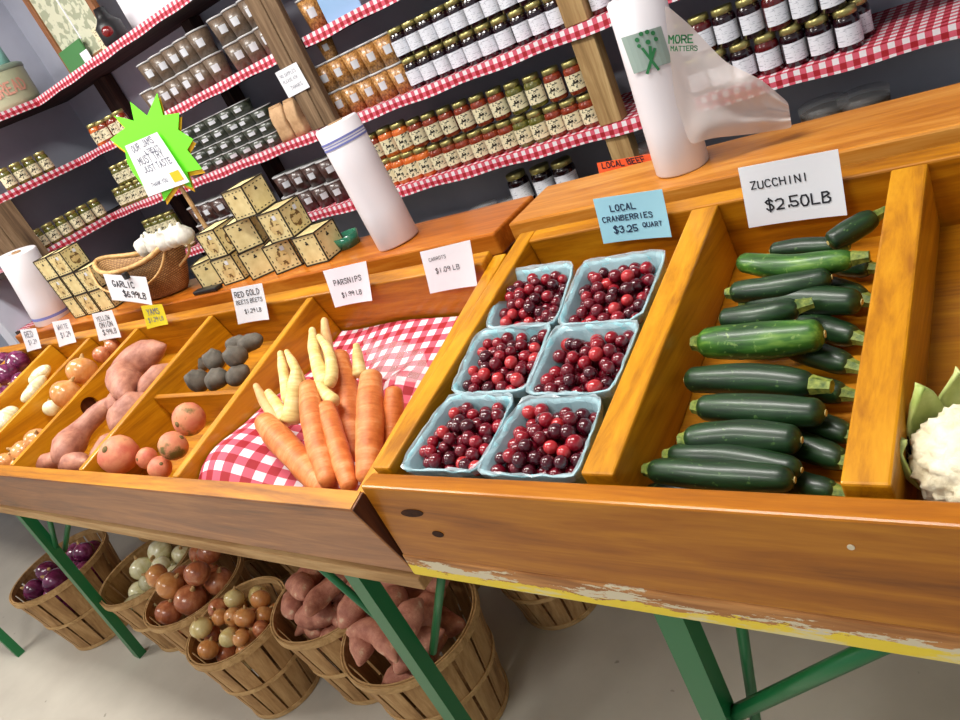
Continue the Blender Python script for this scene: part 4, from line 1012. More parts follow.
for i in range(3):
    w = atY((516, 540, 562)[i], (176, 170, 165)[i], 1.9); place(bigj, (w.x, 1.9, lz), (0, 0, .1), None, 'wide jar with white label on the lowest shelf, %s of the lower three' % ('left', 'middle', 'right')[i], 'wide jars on the lowest shelf')
w = atY(152, 262, 1.3)
GT = thing('glass_dish', 'green glass dish standing behind the bag roll on the ledge', 'dish', (0, 0, 0)); w = atY(352, 232, 1.165)
GT.location = (w.x, 1.14, LZ); bm = newbm(); lathe(bm, [(0, .001), (.026, 0), (.032, .03), (.030, .03), (.024, .004), (0, .004)], 24); obj('bowl', bm, plain('green_glass', srgb(40, 110, 84), .1, coat=.5), GT, smooth=True)

# ------------------------------------------------------------------ produce in the trays
def dep(p): return (p-CAM).dot(cf)
def vegpx(name, fr, pts, rpx, h, mat, prof, label, cat, group, seed=0, jit=.0, e=(.08, .08), seg=16, parts=None, hs=None, ecc=1):
    P = [fr.px(x, y, (hs[i] if hs else h)) for i, (x, y) in enumerate(pts)]
    c = sum(P, Vector())/len(P); rm = rpx*dep(c)/FPX*(1.12 if name == 'zucchini' else 1)
    bm = newbm(); veg(bm, P, [(t_, r*rm) for t_, r in prof], seg, e[0], e[1], jit, seed, ecc)
    r = thing(name, label, cat, c, group)
    # rotate texture space to the vegetable's own axis
    d = (P[-1]-P[0]).normalized(); q = Vector((1, 0, 0)).rotation_difference(d); r.rotation_mode = 'QUATERNION'; r.rotation_quaternion = q; qi = q.inverted()
    for v in bm.verts: v.co = qi @ (v.co-c)
    b = obj('body', bm, M[mat], None, smooth=True); b.parent = r; b.location = (0, 0, 0)
    if parts: parts(r, P, rm, d, qi, c)
    return r
def zstem(at_end, scar_end=True, col='zuc_stem'):
    def f(r, P, rm, d, qi, c):
        s, e = (P[-1], (P[-1]-P[-2]).normalized()) if at_end == 'r' else (P[0], (P[0]-P[1]).normalized())
        bm = newbm(); k_ = 1 if at_end == 'r' else .35; pts = [s-e*rm*.25, s+e*rm*.15*k_, s+e*rm*.7*k_, s+e*rm*.9*k_]
        rg = tube(bm, pts, lambda t_: rm*(.62-.30*t_ if t_ < .8 else .42), 6)
        for v in bm.verts: v.co = qi @ (v.co-c)
        o = obj('stem', bm, M[col], None); o.parent = r
        s2, e2 = (P[0], (P[0]-P[1]).normalized()) if at_end == 'r' else (P[-1], (P[-1]-P[-2]).normalized())
        bm = newbm(); tube(bm, [s2-e2*rm*.2, s2+e2*rm*.03], rm*.2, 8)
        for v in bm.verts: v.co = qi @ (v.co-c)
        o = obj('blossom_scar', bm, M['zuc_scar'], None); o.parent = r
    return f
ZP = [(0, .8), (.25, .95), (.6, 1.0), (1, .82)]; ZPr = [(0, .82), (.4, 1.0), (.75, .95), (1, .72)]
zz = [ # pts, radius px, height, material, stem side, where
 ([(646, 492), (690, 488), (735, 492)], 9, -.066, 'zucchini', 'l', 'half hidden behind the front board'),
 ([(648, 470), (715, 475), (795, 480)], 14.5, -.042, 'zucchini', 'l', 'mottled, nearest the front board'),
 ([(668, 455), (730, 458), (802, 470)], 13, -.052, 'zucchini', 'l', 'second from the front board'),
 ([(684, 440), (740, 436), (802, 440)], 15.5, -.045, 'zucchini', 'l', 'third from the front board, fat at its right end'),
 ([(697, 407), (760, 410), (826, 413)], 15, -.045, 'zucchini', 'l', 'fourth from the front board'),
 ([(685, 380), (750, 379), (816, 385)], 14.5, -.045, 'zucchini', 'r', 'just in front of the brightest green one'),
 ([(698, 343), (760, 341), (825, 334)], 17, -.040, 'zucchini_light', 'l', 'bright green with pale patch, thickest of all'),
 ([(720, 319), (762, 316), (800, 306)], 12, -.036, 'zucchini', 'r', 'short with a yellow stem, behind the brightest green one'),
 ([(745, 304), (800, 300), (862, 302)], 14, -.056, 'zucchini', 'l', 'dark, behind the short one with yellow stem'),
 ([(730, 293), (780, 288), (832, 277)], 12, -.040, 'zucchini', 'l', 'dark, third from the back board'),
 ([(738, 262), (790, 267), (856, 258)], 11.5, -.034, 'zucchini_light', 'r', 'slender with pale ribbed stem at right, second from the back'),
 ([(770, 251), (810, 247), (840, 246)], 9, -.046, 'zucchini', 'r', 'small, under the price card'),
 ([(828, 243), (850, 231), (876, 216)], 11, -.026, 'zucchini', 'r', 'standing highest in the right back corner')]
for i, (pts, rp, h, mt, st, wh) in enumerate(zz):
    vegpx('zucchini', TR, pts, rp, h, mt, ZP if st == 'l' else ZPr, ('dark green' if mt == 'zucchini' else 'light green')+' zucchini, '+wh, 'zucchini', 'zucchini in the right tray', i, .05, (.09, .09), parts=zstem(st))
zl_ = [([(770, 470), (800, 484), (838, 492)], 12, 'at the front'), ([(780, 440), (815, 450), (846, 462)], 13, 'second from the front'), ([(790, 415), (820, 425), (852, 436)], 12, 'third from the front'), ([(780, 384), (812, 388), (846, 394)], 12, 'with a green stem'),
       ([(790, 348), (820, 356), (852, 366)], 12, 'beside the brightest green one'), ([(800, 320), (830, 330), (858, 338)], 12, 'third from the back'), ([(810, 285), (840, 292), (866, 300)], 12, 'second from the back'), ([(830, 262), (850, 266), (872, 268)], 10, 'at the back')]
for i, (pts, rp, wh) in enumerate(zl_):
    vegpx('zucchini', TR, pts, rp, -.078, 'zucchini', ZPr, 'dark zucchini in the lower layer by the divider, '+wh, 'zucchini', 'zucchini in the right tray', i+20, .05, (.09, .09), parts=zstem('r'))
# carrots and parsnips
CP = [(0, .78), (.3, 1.0), (.7, .95), (1, .8)]
def ctip(r, P, rm, d, qi, c): pass
car = [([(262, 419), (285, 445), (332, 494)], 14.5, (-.005, -.02, -.05), 'lying diagonally at the left'), ([(308, 383), (315, 430), (330, 486)], 12.5, (.012, -.005, -.035), 'second from the left'), ([(325, 403), (335, 440), (351, 490)], 11.5, (.0, -.02, -.045), 'third from the left, slimmer'),
       ([(338, 352), (346, 400), (354, 460)], 14, (-.01, -.045, -.08), 'tall, reaching up beside the parsnips'), ([(371, 372), (370, 420), (368, 484)], 14.5, (.0, -.02, -.05), 'thick and upright, right of centre'), ([(394, 386), (393, 420), (391, 460)], 11, (-.015, -.045, -.075), 'cracked, rightmost against the divider')]
for i, (pts, rp, hs, wh) in enumerate(car):
    vegpx('carrot', TL, pts, rp, 0, 'carrot', CP, 'large orange carrot, '+wh, 'carrot', 'carrots', i+3, .10, (.06, .07), hs=hs)
par = [([(255, 384), (265, 402), (283, 428)], 6, (.02, 0, -.03), 'tan, leftmost'), ([(280, 351), (284, 375), (290, 405)], 5.5, (.03, .01, -.02), 'thin, second from the left'), ([(286, 350), (296, 370), (304, 392)], 5, (.03, .01, -.02), 'thin, behind the fattest one'), ([(296, 366), (295, 392), (292, 425)], 9, (.03, .005, -.03), 'fattest and palest'),
       ([(267, 390), (276, 405), (288, 424)], 7, (.01, -.01, -.03), 'short, beside the diagonal carrot'), ([(312, 328), (315, 355), (326, 388)], 6.5, (.03, .02, .0), 'tall with bent tip'), ([(324, 318), (327, 345), (331, 385)], 6.5, (.02, .0, -.02), 'tallest, tan ended'),
       ([(318, 335), (328, 350), (332, 372), (327, 388)], 5.5, (.03, .02, .005, .0), 'curly, hooked over the others'), ([(316, 380), (326, 394), (336, 404)], 6, (.01, .0, -.01), 'small, lying between carrots'), ([(356, 343), (358, 358), (360, 378)], 6, (.0, -.02, -.04), 'standing behind the tall carrot')]
for i, (pts, rp, hs, wh) in enumerate(par):
    vegpx('parsnip', TL, pts, rp, 0, 'parsnip' if i not in (0, 6) else 'parsnip_tan', [(0, .55), (.4, .95), (1, 1.3)], 'pale yellow parsnip, '+wh, 'parsnip', 'parsnips', i+3, .06, (.05, .12), hs=hs)
# gingham cloth in the carrot bay
bm = newbm(); uv = bm.loops.layers.uv.new('UVMap'); NX, NY = 30, 34; g = []
for j in range(NY+1):
    rw = []
    for i in range(NX+1):
        u, v = i/NX, j/NY; x = -1.238+u*(.448); a = .036+v*.455
        h = -.099+.004*math.sin(u*9+v*4)
        h += .080*math.exp(-((u-.08)/.24)**2-((v-.12)/.22)**2)          # bunched up in the left front corner
        h += .035*math.exp(-((u-.05)/.2)**2-((v-.45)/.2)**2)
        h += .012*math.exp(-((u-.5)/.3)**2-((v-.62)/.06)**2)*(1+.5*math.sin(u*22))
        h += .006*math.sin(u*30)*math.exp(-((v-.62)/.15)**2)
        rw.append((bm.verts.new(TL.p(x, a, h)), ((x+a*.12)*.78, (a-x*.12)*.78)))
    g.append(rw)
for j in range(NY):
    for i in range(NX):
        q = (g[j][i], g[j][i+1], g[j+1][i+1], g[j+1][i]); f = bm.faces.new([k[0] for k in q])
        for l, k in zip(f.loops, q): l[uv].uv = k[1]
o = obj('gingham_cloth', bm, M['gingham'], smooth=True); tag(o, 'red and white gingham cloth lining the carrot and parsnip bay', 'cloth')
rows = []
for j in range(6):
    rw = []
    for i in range(7):
        x, y = 362+i*10+j*2, 338+j*8+i*1.0; rw.append(TL.px(x, y, -.045+.012*math.sin(i*1.7+j)+.01*math.cos(j*2.1)))
    rows.append(rw)
o = film_sheet('clear_bag', None, rows, M['clear'], TL.px(385, 355, -.05)); tag(o, 'crumpled clear plastic bag on the gingham cloth behind the carrots', 'plastic bag')
# sweet potatoes in the left tray
SP = [(0, .45), (.35, 1.0), (.7, .95), (1, .35)]
for i, (pts, rp, h, wh) in enumerate([
    ([(124, 398), (126, 375), (143, 357), (166, 345)], 17, -.005, 'largest one, bent, on top of the heap'), ([(62, 462), (72, 440), (86, 424), (104, 408), (122, 396)], 13.5, -.03, 'long crooked one beside the round hole'), ([(96, 466), (106, 446), (118, 432)], 11, -.05, 'lying beside the crooked one'),
    ([(114, 432), (128, 412), (150, 394)], 15, -.03, 'broad one in the middle of the heap'), ([(124, 388), (131, 380), (139, 378)], 8, -.012, 'small knobbly one'), ([(140, 398), (152, 382), (170, 364)], 11, -.035, 'half hidden along the right divider'), ([(38, 466), (50, 461), (62, 459)], 9, -.05, 'small one at the front left'), ([(60, 468), (72, 462), (86, 462)], 11, -.045, 'rounded one at the front board'), ([(112, 410), (118, 398), (127, 390)], 9, -.02, 'narrow one under the largest')]):
    vegpx('sweet_potato', TL, pts, rp, h, 'sweet', SP if i not in (1,) else [(0, .8), (.25, 1.15), (.55, .75), (1, .5)], 'pink brown sweet potato in the left tray, '+wh, 'sweet potato', 'sweet potatoes in the left tray', i+40, .16, (.1, .12))
def ball(name, fr, px, py, rp, h, mat, prof, label, cat, group, top=None, tilt=(0, 0, 0), fl=1, hub=None, center=None):
    c = center or fr.px(px, py, h); rm = rp*dep(c)/FPX if rp > 1 else rp
    r = thing(name, label, cat, c, group); bm = newbm(); lathe(bm, [(a*rm, b*rm*fl) for a, b in prof], 24)
    for v in bm.verts: v.co *= 1+.05*noise.noise((v.co+c)*30)
    b = obj('bulb' if 'onion' in name else 'body', bm, M[mat], None, smooth=True); b.parent = r
    if top:
        bm = newbm(); lathe(bm, [(.20*rm, rm*.93*fl), (.13*rm, (1.12 if 'onion' in name else 1.0)*rm*fl), (.10*rm, (1.28 if 'onion' in name else 1.02)*rm*fl), (.04*rm, (1.36 if 'onion' in name else 1.04)*rm*fl), (0, (1.3 if 'onion' in name else 1.03)*rm*fl)], 10)
        for v in bm.verts: v.co += Vector((.1, .05, 0))*rm*max(0, v.co.z/rm-1)
        b = obj('neck' if 'onion' in name else 'crown', bm, M[top], None); b.parent = r
    r.rotation_euler = tilt; return r
ON = [(0, -1), (.08, -1), (.3, -.93), (.62, -.76), (.88, -.44), (1, -.05), (.96, .3), (.8, .6), (.55, .8), (.3, .92), (.2, .98), (0, 1.0)]
RD = [(0, -1), (.3, -.94), (.6, -.78), (.86, -.5), (1, -.05), (.96, .32), (.8, .62), (.5, .86), (.2, .95), (0, .96)]
T_ = lambda: (random.uniform(-1.2, 1.2), random.uniform(-1.2, 1.2), random.uniform(0, 6))
for px, py, rp, h, mt, tl, wh in ((119, 455, 20, -.03, 'beet', (.5, .3, 0), 'large round one at the front left of the bay'), (189, 419, 17, -.02, 'beet_dirty', (1.2, .6, 0), 'soil-stained one nearest the cross divider'), (173, 446, 15, -.02, 'beet_dirty', (.3, 1.2, 1), 'smaller soil-stained one in the middle'), (147, 458, 11, -.055, 'beet', (1, 0, 0), 'reddish one half hidden between the others'), (160, 468, 12, -.045, 'beet', (0, 1, 0), 'pale one against the front board')):
    ball('golden_beet', TL, px, py, rp, h, mt, RD, 'golden beet, '+wh, 'beet', 'golden beets', 'beet_top', tl, .95)
for i, (pts, rp, h, wh) in enumerate([([(190, 386), (198, 381), (206, 378)], 12, -.04, 'front left'), ([(208, 384), (216, 380), (226, 376)], 11, -.035, 'front middle'), ([(206, 366), (213, 361), (222, 358)], 11, -.02, 'on top at left'), ([(228, 379), (238, 374), (248, 366)], 10, -.045, 'front right'), ([(228, 365), (236, 357), (246, 350)], 11, -.02, 'on top at right'), ([(240, 350), (250, 343), (262, 338)], 9, -.03, 'back right'), ([(228, 352), (238, 344), (248, 340)], 9, -.03, 'back middle'), ([(190, 372), (198, 366), (206, 362)], 10, -.06, 'back left, low')]):
    vegpx('black_radish', TL, pts, rp, h, 'dark_root', [(0, .85), (.5, 1), (1, .6)], 'soil-covered dark root behind the cross divider, '+wh, 'radish', 'dark roots in the beet bay', i+60, .35, (.2, .2))
for i, (px, py, rp, h, mt, wh) in enumerate([(82, 371, 15, -.025, 'onion', 'golden, largest of the upper group'), (66, 394, 15, -.03, 'onion', 'pinkish gold, below the largest'), (52, 408, 9, -.05, 'onion_white', 'small and pale'), (37, 440, 12, -.04, 'onion', 'in the lower group with neck up'), (23, 452, 12, -.045, 'onion', 'pinkish, in the lower group'), (6, 461, 9, -.05, 'onion', 'at the left edge of the picture'), (19, 464, 8, -.05, 'onion', 'against the front board'), (102, 355, 9, -.035, 'onion_brown', 'brown, at the back behind the largest'), (112, 346, 8, -.035, 'onion_brown', 'brown, highest at the back board')]):
    ball('yellow_onion' if mt != 'onion_white' else 'pale_onion', TL, px, py, rp, h, mt, ON, 'onion in the left tray, '+wh, 'onion', 'onions in the left tray', 'onion_top', (random.uniform(-.9, .9), random.uniform(-.9, .9), 0), .92)
for i, (pts, rp, wh) in enumerate([([(22, 402), (34, 390), (45, 376)], 7, 'middle'), ([(30, 384), (40, 374), (50, 366)], 7, 'upper'), ([(36, 366), (40, 362), (46, 360)], 4, 'thin one at the back'), ([(2, 428), (9, 416), (18, 408)], 10, 'front')]):
    vegpx('pale_root', TL, pts, rp, -.035, 'onion_white', [(0, .7), (.5, 1), (1, .6)], 'cream white root left of the yellow onions, '+wh, 'root vegetable', 'cream roots in the narrow bay', i+80, .15, (.2, .2))
for i, (px, py, rp, h, wh) in enumerate([(18, 362, 12, -.02, 'topmost'), (7, 375, 12, -.02, 'left of the middle'), (21, 382, 10, -.04, 'beside the divider'), (3, 396, 12, -.03, 'lowest visible'), (4, 362, 10, -.02, 'at the picture edge'), (14, 393, 9, -.05, 'small, lower right')]):
    ball('red_onion', TL, px, py, rp, h, 'onion_red', ON, 'glossy red onion at the far left of the tray, '+wh, 'red onion', 'red onions in the left tray', 'onion_top', T_(), .92)
# cauliflower at the right edge
c = TR.px(990, 462, -.045)
CA = thing('cauliflower', 'cream cauliflower with a pale green leaf in the rightmost bay', 'cauliflower', c)
bm = newbm(); bmesh.ops.create_icosphere(bm, subdivisions=5, radius=.058)
for v in bm.verts:
    n = v.co.normalized(); k = noise.noise(n*5)*.12+abs(noise.noise(n*11))*.16+abs(noise.noise(n*24))*.05; v.co = n*.055*(1+k); v.co.z *= .8
obj('curd', bm, M['cauli'], None, smooth=True).parent = CA
for (dx, dy, a, s) in ((-.045, .035, 0, 1.0), (-.02, .06, .6, .9), (.03, .05, 1.2, 1), (-.058, -.01, -.7, .6)):
    bm = newbm(); P = [Vector((dx*.3, dy*.3, -.04)), Vector((dx, dy, -.02)), Vector((dx*1.25, dy*1.25, .02)), Vector((dx*1.15, dy*1.2, .055*s))]
    P = catmull(P, 5); side = Vector((dy, -dx, 0)).normalized(); up = []
    for i, p in enumerate(P):
        t_ = i/(len(P)-1); w_ = .026*s*math.sin(math.pi*min(1, t_*.85+.12)); out = Vector((dx, dy, 0)).normalized()
        up.append([bm.verts.new(p+side*w_*k+out*(-.010*k*k)+Vector((0, 0, .002*math.sin(8*k+i)))) for k in (-1, -.5, 0, .5, 1)])
    for q, b in zip(up, up[1:]):
        for k in range(4): bm.faces.new((q[k], q[k+1], b[k+1], b[k]))
    o = obj('leaf', bm, M['leaf'], None, smooth=True); o.parent = CA; md = o.modifiers.new('s', 'SOLIDIFY'); md.thickness = .003

# ------------------------------------------------------------------ cranberries in pulp boxes
def pbox(cor, label, wh, n, stuff):
    TLc, TRc, BRc, BLc = [Vector(TR.loc(TR.px(x, y, -.012))) for x, y in cor]
    H0, H1 = -.096, -.012; cc = (TLc+TRc+BRc+BLc)/4
    def f(u, v, h): # u right, v back
        k = .74+.26*(h-H0)/(H1-H0)
        q = (BLc.lerp(BRc, u)).lerp(TLc.lerp(TRc, u), v); q = cc+(q-cc)*k
        return TR.p(q.x, q.y, h)
    root = thing('berry_box', label, 'berry box', f(.5, .5, H0))
    bm = newbm(); N = 40; rings = []
    def per(i):
        s = (i % N)/N*4; e = int(s); t_ = s-e; c_ = .06
        pts = [(0, 0), (1, 0), (1, 1), (0, 1)]
        a, b = pts[e], pts[(e+1) % 4]; u, v = a[0]+(b[0]-a[0])*t_, a[1]+(b[1]-a[1])*t_
        m_ = .5; du, dv = u-m_, v-m_; L = (abs(du)**8+abs(dv)**8)**(1/8); return m_+du*(.5/L), m_+dv*(.5/L)
    rnd = random.Random(sum(map(ord, wh)) % 97)
    offs = [rnd.uniform(-.0025, .0025) for _ in range(N)]
    for h, sh, w_ in ((H0, 1, 0), (H0+.03, 1, 0), (H1-.004, 1, .5), (H1, 1.02, 1), (H1+.001, .98, 1), (H1-.006, .955, .6), (H0+.03, .95, 0), (H0+.008, .93, 0)):
        ring = []
        for i in range(N):
            u, v = per(i); p = f(.5+(u-.5)*sh, .5+(v-.5)*sh, h)+TR.ez*offs[i]*w_+TR.ey*offs[(i*7) % N]*w_*.6; ring.append(bm.verts.new(p))
        rings.append(ring)
    for a, b in zip(rings, rings[1:]):
        for i in range(N): bm.faces.new((a[i], a[(i+1) % N], b[(i+1) % N], b[i]))
    bm.faces.new(rings[0][::-1]); bm.faces.new(rings[-1])
    obj('pulp_carton', bm, M['pulp'], root, smooth=True, loc=f(.5, .5, H0))
    bm = newbm(); rg = []
    for h, sh in ((H1-.022, .93), (H1-.004, .945), (H1+.0035, .985), (H1+.003, 1.03), (H1-.010, 1.045)):
        rg.append([bm.verts.new(f(.5+(per(i)[0]-.5)*sh, .5+(per(i)[1]-.5)*sh, h)+TR.ez*rnd.uniform(-.002, .002)+TR.ey*rnd.uniform(-.0015, .0015)) for i in range(N)])
    for a, b in zip(rg, rg[1:]):
        for i in range(N): bm.faces.new((a[i], a[(i+1) % N], b[(i+1) % N], b[i]))
    obj('film_liner', bm, M['liner'], root, smooth=False, loc=f(.5, .5, H0))
    # berries: lower layers into the shared heap, the top ones as things
    W = (BRc-BLc).length; D = (TLc-BLc).length
    r = .0092; done = []; tries = 0; tops = []
    def zfree(x, y):
        z = H0+.028
        for (a, b, c_) in done:
            d2 = (x-a)**2+(y-b)**2
            if d2 < (1.9*r)**2: z = max(z, c_+math.sqrt((1.9*r)**2-d2))
        return z
    while len(done) < 190 and tries < 260:
        tries += 1; best = None
        for _ in range(14):
            x = rnd.uniform(.085, .915)*W; y = rnd.uniform(.085, .915)*D; z = zfree(x, y)
            edge = max(abs(x/W-.5), abs(y/D-.5))*2
            score = z+ (.02*edge**2)
            if best is None or score < best[0]: best = (score, x, y, z)
        if best[3] > H1+.004-.018*(max(abs(best[1]/W-.5), abs(best[2]/D-.5))*2)**2: continue
        done.append(best[1:])
    done.sort(key=lambda q: -q[2])
    vis = []
    for q in done:
        cover = sum(1 for p in done if p[2] > q[2]+.006 and (p[0]-q[0])**2+(p[1]-q[1])**2 < (1.5*r)**2)
        (vis if (cover == 0 and len(vis) < n) else stuff).append((q, f, W, D) if not (cover == 0 and len(vis) < n) else q)
    for (x, y, z) in vis:
        w = f(x/W, y/D, z); p = CRAN[rnd.choice((0, 0, 1, 1, 2, 2, 2, 3))]; sc = rnd.uniform(.88, 1.12)
        place(p, w, (rnd.uniform(0, 3), rnd.uniform(0, 3), rnd.uniform(0, 6)), sc, 'glossy red cranberry heaped in the %s berry box' % wh, 'cranberries in the %s box' % wh)
CRAN = []
for mt in M['cran']:
    bm = newbm(); bmesh.ops.create_icosphere(bm, subdivisions=3, radius=.0092)
    for v in bm.verts: v.co.z *= 1.08
    o = obj('cranberry', bm, mt, smooth=True); tag(o, 'x', 'cranberry'); CRAN.append(o)
stuff = []
for cor, wh in (([(508, 272), (575, 262), (556, 325), (485, 329)], 'back left'), ([(584, 262), (668, 250), (640, 320), (557, 326)], 'back right'), ([(480, 331), (553, 323), (525, 392), (450, 394)], 'middle left'),
                ([(556, 327), (641, 321), (612, 393), (525, 395)], 'middle right'), ([(450, 395), (516, 396), (478, 471), (399, 470)], 'front left'), ([(523, 399), (604, 397), (576, 478), (475, 474)], 'front right')):
    pbox(cor, 'blue green pulp berry box of cranberries, %s of the six' % wh, wh, 50, stuff)
bm = newbm()
for (q, f, W, D) in stuff:
    w = f(q[0]/W, q[1]/D, q[2]); bmesh.ops.create_icosphere(bm, subdivisions=2, radius=.0090, matrix=Matrix.Translation(w))
if stuff:
    o = obj('cranberries', bm, M['cran'][2], smooth=True); tag(o, 'cranberries lower down in the six berry boxes, showing between the top ones', 'cranberries', kind='stuff')
# ------------------------------------------------------------------ splint baskets on the floor
def splint_basket(cx, cy, Rt, H, label, a0=0):
    root = thing('splint_basket', label, 'basket', (cx, cy, 0)); Rb = Rt*.74; NS = 16
    L = Vector((cx, cy, 0))
    bm = newbm()
    for k in range(NS):
        a = a0+2*math.pi*k/NS; da = math.pi/NS*.86; rows = []
        for j in range(7):
            t_ = j/6; r = Rb+(Rt-Rb)*t_; z = .006+(H-.006)*t_; w = da*(1-.0*t_)
            rows.append([[bm.verts.new((cx+(r+o_)*math.cos(a+s*w), cy+(r+o_)*math.sin(a+s*w), z)) for s in (-1, -.33, .33, 1)] for o_ in (0, -.0025)])
        for q, b in zip(rows, rows[1:]):
            for s in range(3):
                bm.faces.new((q[0][s], q[0][s+1], b[0][s+1], b[0][s])); bm.faces.new((q[1][s+1], q[1][s], b[1][s], b[1][s+1]))
            bm.faces.new((q[0][0], b[0][0], b[1][0], q[1][0])); bm.faces.new((q[0][3], q[1][3], b[1][3], b[0][3]))
        for q, fl in ((rows[0], 1), (rows[-1], 0)):
            for s in range(3): bm.faces.new((q[0][s], q[1][s], q[1][s+1], q[0][s+1]))
    obj('splints', bm, M['slat'], root, loc=L)
    def hoop(name, r, z, hh, th=.003):
        bm = newbm(); lathe(bm, [(r, z), (r+th, z), (r+th, z+hh), (r, z+hh), (r, z)], 48, (cx, cy)); obj(name, bm, M['hoop'], root, loc=L)
    hoop('rim_hoop', Rt, H-.018, .02, .004); hoop('inner_rim_hoop', Rt-.0065, H-.016, .019, .0035)
    hoop('middle_hoop', Rb+(Rt-Rb)*.52+.0002, H*.48, .012); hoop('foot_hoop', Rb+.0008, .002, .014)
    bm = newbm(); lathe(bm, [(0, .004), (Rb-.003, .004), (Rb-.003, .012), (0, .012)], 32, (cx, cy)); obj('base_board', bm, M['slat'], root, loc=L)
    return root, Rb
def pile(cx, cy, Rt, H, rr, zf, zmax, n, seed, place_fn, dome=.0, bias=(0, 0)):
    rnd = random.Random(seed); done = []; Rb = Rt*.74
    for _ in range(n*3):
        if len(done) >= n: break
        r = rr*rnd.uniform(.82, 1.15); best = None
        for _ in range(24):
            z0 = zf+r; lim = Rb+(Rt-Rb)*z0/H-r-.006
            a = rnd.uniform(0, 6.283); q = math.sqrt(rnd.random())*lim; x = q*math.cos(a); y = q*math.sin(a); z = z0
            for (px, py, pz, pr) in done:
                d2 = (x-px)**2+(y-py)**2; s = (pr+r)*.97
                if d2 < s*s: z = max(z, pz+math.sqrt(s*s-d2))
            sc = z+.25*max(0, q-.5*Rt)-bias[0]*x-bias[1]*y
            if best is None or sc < best[0]: best = (sc, x, y, z)
        if best[3]+r > zmax: continue
        done.append((best[1], best[2], best[3], r))
    # leave out what is wholly buried
    for i, (x, y, z, r) in enumerate(done): place_fn(i, Vector((cx+x, cy+y, z)), r, rnd, Vector((x, y, 0)))
def mk_onion(name, mt, fl=.92):
    r = ball(name, None, 0, 0, .03, 0, mt, ON, 'x', 'onion', 'x', 'onion_top', (0, 0, 0), fl, center=Vector((0, 0, 0))); return r
OY = mk_onion('yellow_onion', 'onion'); OB = mk_onion('brown_onion', 'onion_brown'); OW = mk_onion('white_onion', 'onion_white'); OR_ = mk_onion('red_onion', 'onion_red'); OP = mk_onion('pale_onion', 'onion_pale')
def sweetproto(seed, L=.15, r=.034, bend=.02, mat='sweet_dark'):
    rt = thing('sweet_potato', 'x', 'sweet potato', (0, 0, 0)); bm = newbm()
    veg(bm, [(-L/2, 0, 0), (-L/6, bend, .0), (L/6, bend*.6, .004), (L/2, -bend*.6, 0)], [(0, r*.5), (.35, r), (.65, r*.95), (1, r*.35)], 18, .12, .14, .12, seed)
    obj('body', bm, M[mat], rt, smooth=True); return rt
SPT = [sweetproto(1), sweetproto(2, .13, .038, .01), sweetproto(3, .17, .03, .03), sweetproto(4, .12, .036, .0)]
def onion_fn(protos, desc, group, whs):
    def f(i, p, r, rnd, off):
        pr = protos[i % len(protos)] if not callable(protos) else protos(i, rnd)
        place(pr, p, (rnd.uniform(-1.1, 1.1), rnd.uniform(-1.1, 1.1), rnd.uniform(0, 6)), r/.03, desc, group)
    return f
def sweet_fn(desc, group):
    def f(i, p, r, rnd, off):
        pr = SPT[i % 4]; ang = math.atan2(off.y, off.x)+math.pi/2+rnd.uniform(-.5, .5)
        place(pr, p, (rnd.uniform(-.25, .25), rnd.uniform(-.25, .25), ang), .92, desc, group)
    return f
BK = [(-3.0, .61, .185, .31), (-2.515, .70, .17, .28), (-2.182, .675, .163, .28), (-1.858, .605, .150, .28), (-1.575, .735, .165, .30), (-1.252, .70, .172, .30),
      (-2.72, .98, .17, .28), (-1.95, 1.0, .16, .27), (-1.52, 1.06, .15, .30), (-1.13, 1.06, .15, .26), (-2.32, 1.02, .16, .28)]
lab = ['splint basket half full of red onions, leftmost on the floor in front', 'splint basket of pale white onions, second from the left in the front row', 'splint basket of brown onions between the white onions and the small onions', 'splint basket of small yellow onions, standing furthest forward', 'splint basket of sweet potatoes left of the green table leg', 'large splint basket of sweet potatoes right behind the green table leg',
       'splint basket of red onions in the back row under the left tray', 'shadowed splint basket in the back row behind the small yellow onions', 'splint basket of sweet potatoes in the back row behind the others', 'empty-looking splint basket in the shade under the table, rightmost', 'shadowed splint basket in the back row behind the white onions']
for i, ((x, y, r, h), l) in enumerate(zip(BK, lab)): splint_basket(x, y, r, h, l, i*.37)
pile(*BK[0][:4], .043, .15, .36, 18, 5, onion_fn([OR_], 'glossy red onion in the leftmost front floor basket', 'red onions in the front basket', None), bias=(.25, .05))
pile(*BK[1][:4], .038, .16, .36, 14, 6, onion_fn([OW], 'pale white onion in the floor basket second from the left', 'white onions in the floor basket', None), bias=(.3, .1))
pile(*BK[2][:4], .043, .165, .39, 15, 7, onion_fn([OB, OB, OY, OB], 'large brown onion in the floor basket beside the white onions', 'brown onions in the floor basket', None), bias=(.02, .0))
pile(*BK[3][:4], .029, .18, .34, 30, 8, onion_fn([OY, OB, OY, OY, OP], 'small onion in the furthest forward floor basket', 'small onions in the floor basket', None), bias=(.1, .1))
pile(*BK[4][:4], .042, .20, .42, 18, 9, sweet_fn('dusty sweet potato heaped in the floor basket left of the green leg', 'sweet potatoes in the left basket'))
pile(*BK[5][:4], .044, .20, .42, 22, 10, sweet_fn('dusty sweet potato heaped in the large floor basket behind the green leg', 'sweet potatoes in the large basket'))
pile(*BK[6][:4], .038, .14, .34, 12, 11, onion_fn([OR_], 'red onion in the back row basket under the left tray', 'red onions in the back basket', None))
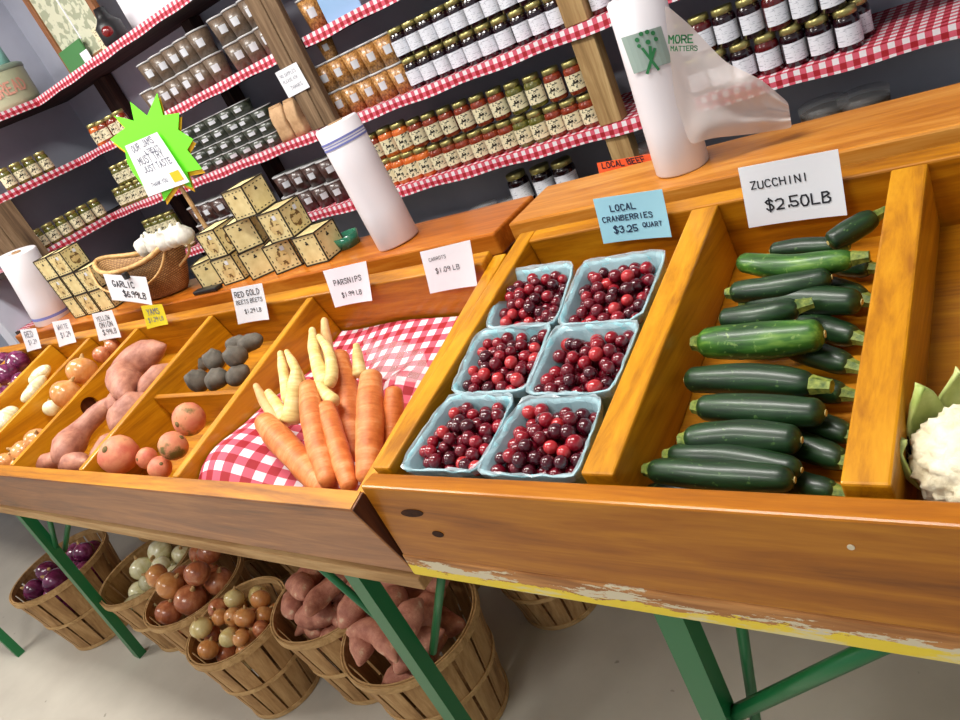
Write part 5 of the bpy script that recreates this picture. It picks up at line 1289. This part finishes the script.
pile(*BK[7][:4], .04, .13, .33, 9, 12, onion_fn([OB], 'brown onion in the shadowed back row basket', 'brown onions in the back basket', None))
pile(*BK[8][:4], .042, .15, .40, 12, 13, sweet_fn('sweet potato heaped in the back row floor basket', 'sweet potatoes in the back basket'))
# ------------------------------------------------------------------ lights
def clight(x, y, w, l, power, col=(1, .97, .92), label=''):
    r = thing('ceiling_light', label, 'ceiling light', (x, y, 2.9))
    bm = newbm(); box(bm, x-w/2-.02, x+w/2+.02, y-l/2-.02, y+l/2+.02, 2.86, 2.899, .003); obj('housing', bm, M['ceiling'], r)
    t = NT('lamp_diffuser'); t.b.inputs['Emission Color'].default_value = (*col, 1); t.b.inputs['Emission Strength'].default_value = 6
    bm = newbm(); box(bm, x-w/2, x+w/2, y-l/2, y+l/2, 2.852, 2.859); obj('diffuser', bm, t.m, r)
    ld = bpy.data.lights.new('ceiling_lamp', 'AREA'); ld.shape = 'RECTANGLE'; ld.size = w; ld.size_y = l; ld.energy = power; ld.color = col
    o = bpy.data.objects.new('ceiling_lamp', ld); COL.objects.link(o); o.location = (x, y, 2.845)
clight(-.8, .55, 1.2, .3, 26, label='ceiling light above the right tray')
clight(-2.7, .55, 1.2, .3, 32, label='ceiling light above the left tray')
clight(-1.2, -1.2, 1.2, .3, 20, label='ceiling light behind over the aisle')
clight(-4.2, -.8, 1.2, .3, 30, label='ceiling light over the far left of the room')
wd = bpy.data.worlds.new('world'); scn.world = wd; wd.use_nodes = True; wd.node_tree.nodes['Background'].inputs[0].default_value = (.86, .92, 1, 1); wd.node_tree.nodes['Background'].inputs[1].default_value = .36
vs = scn.view_settings; vs.view_transform = 'Standard'; vs.look = 'None'; vs.gamma = 1; vs.use_curve_mapping = False; vs.exposure = .45
# prototypes never used are removed
for p in (PROTOS+[BX1, BX2, GA, OY, OB, OW, OR_, OP]+SPT+CRAN):
    if not USED.get(p.name):
        for c in list(p.children): bpy.data.objects.remove(c)
        bpy.data.objects.remove(p)
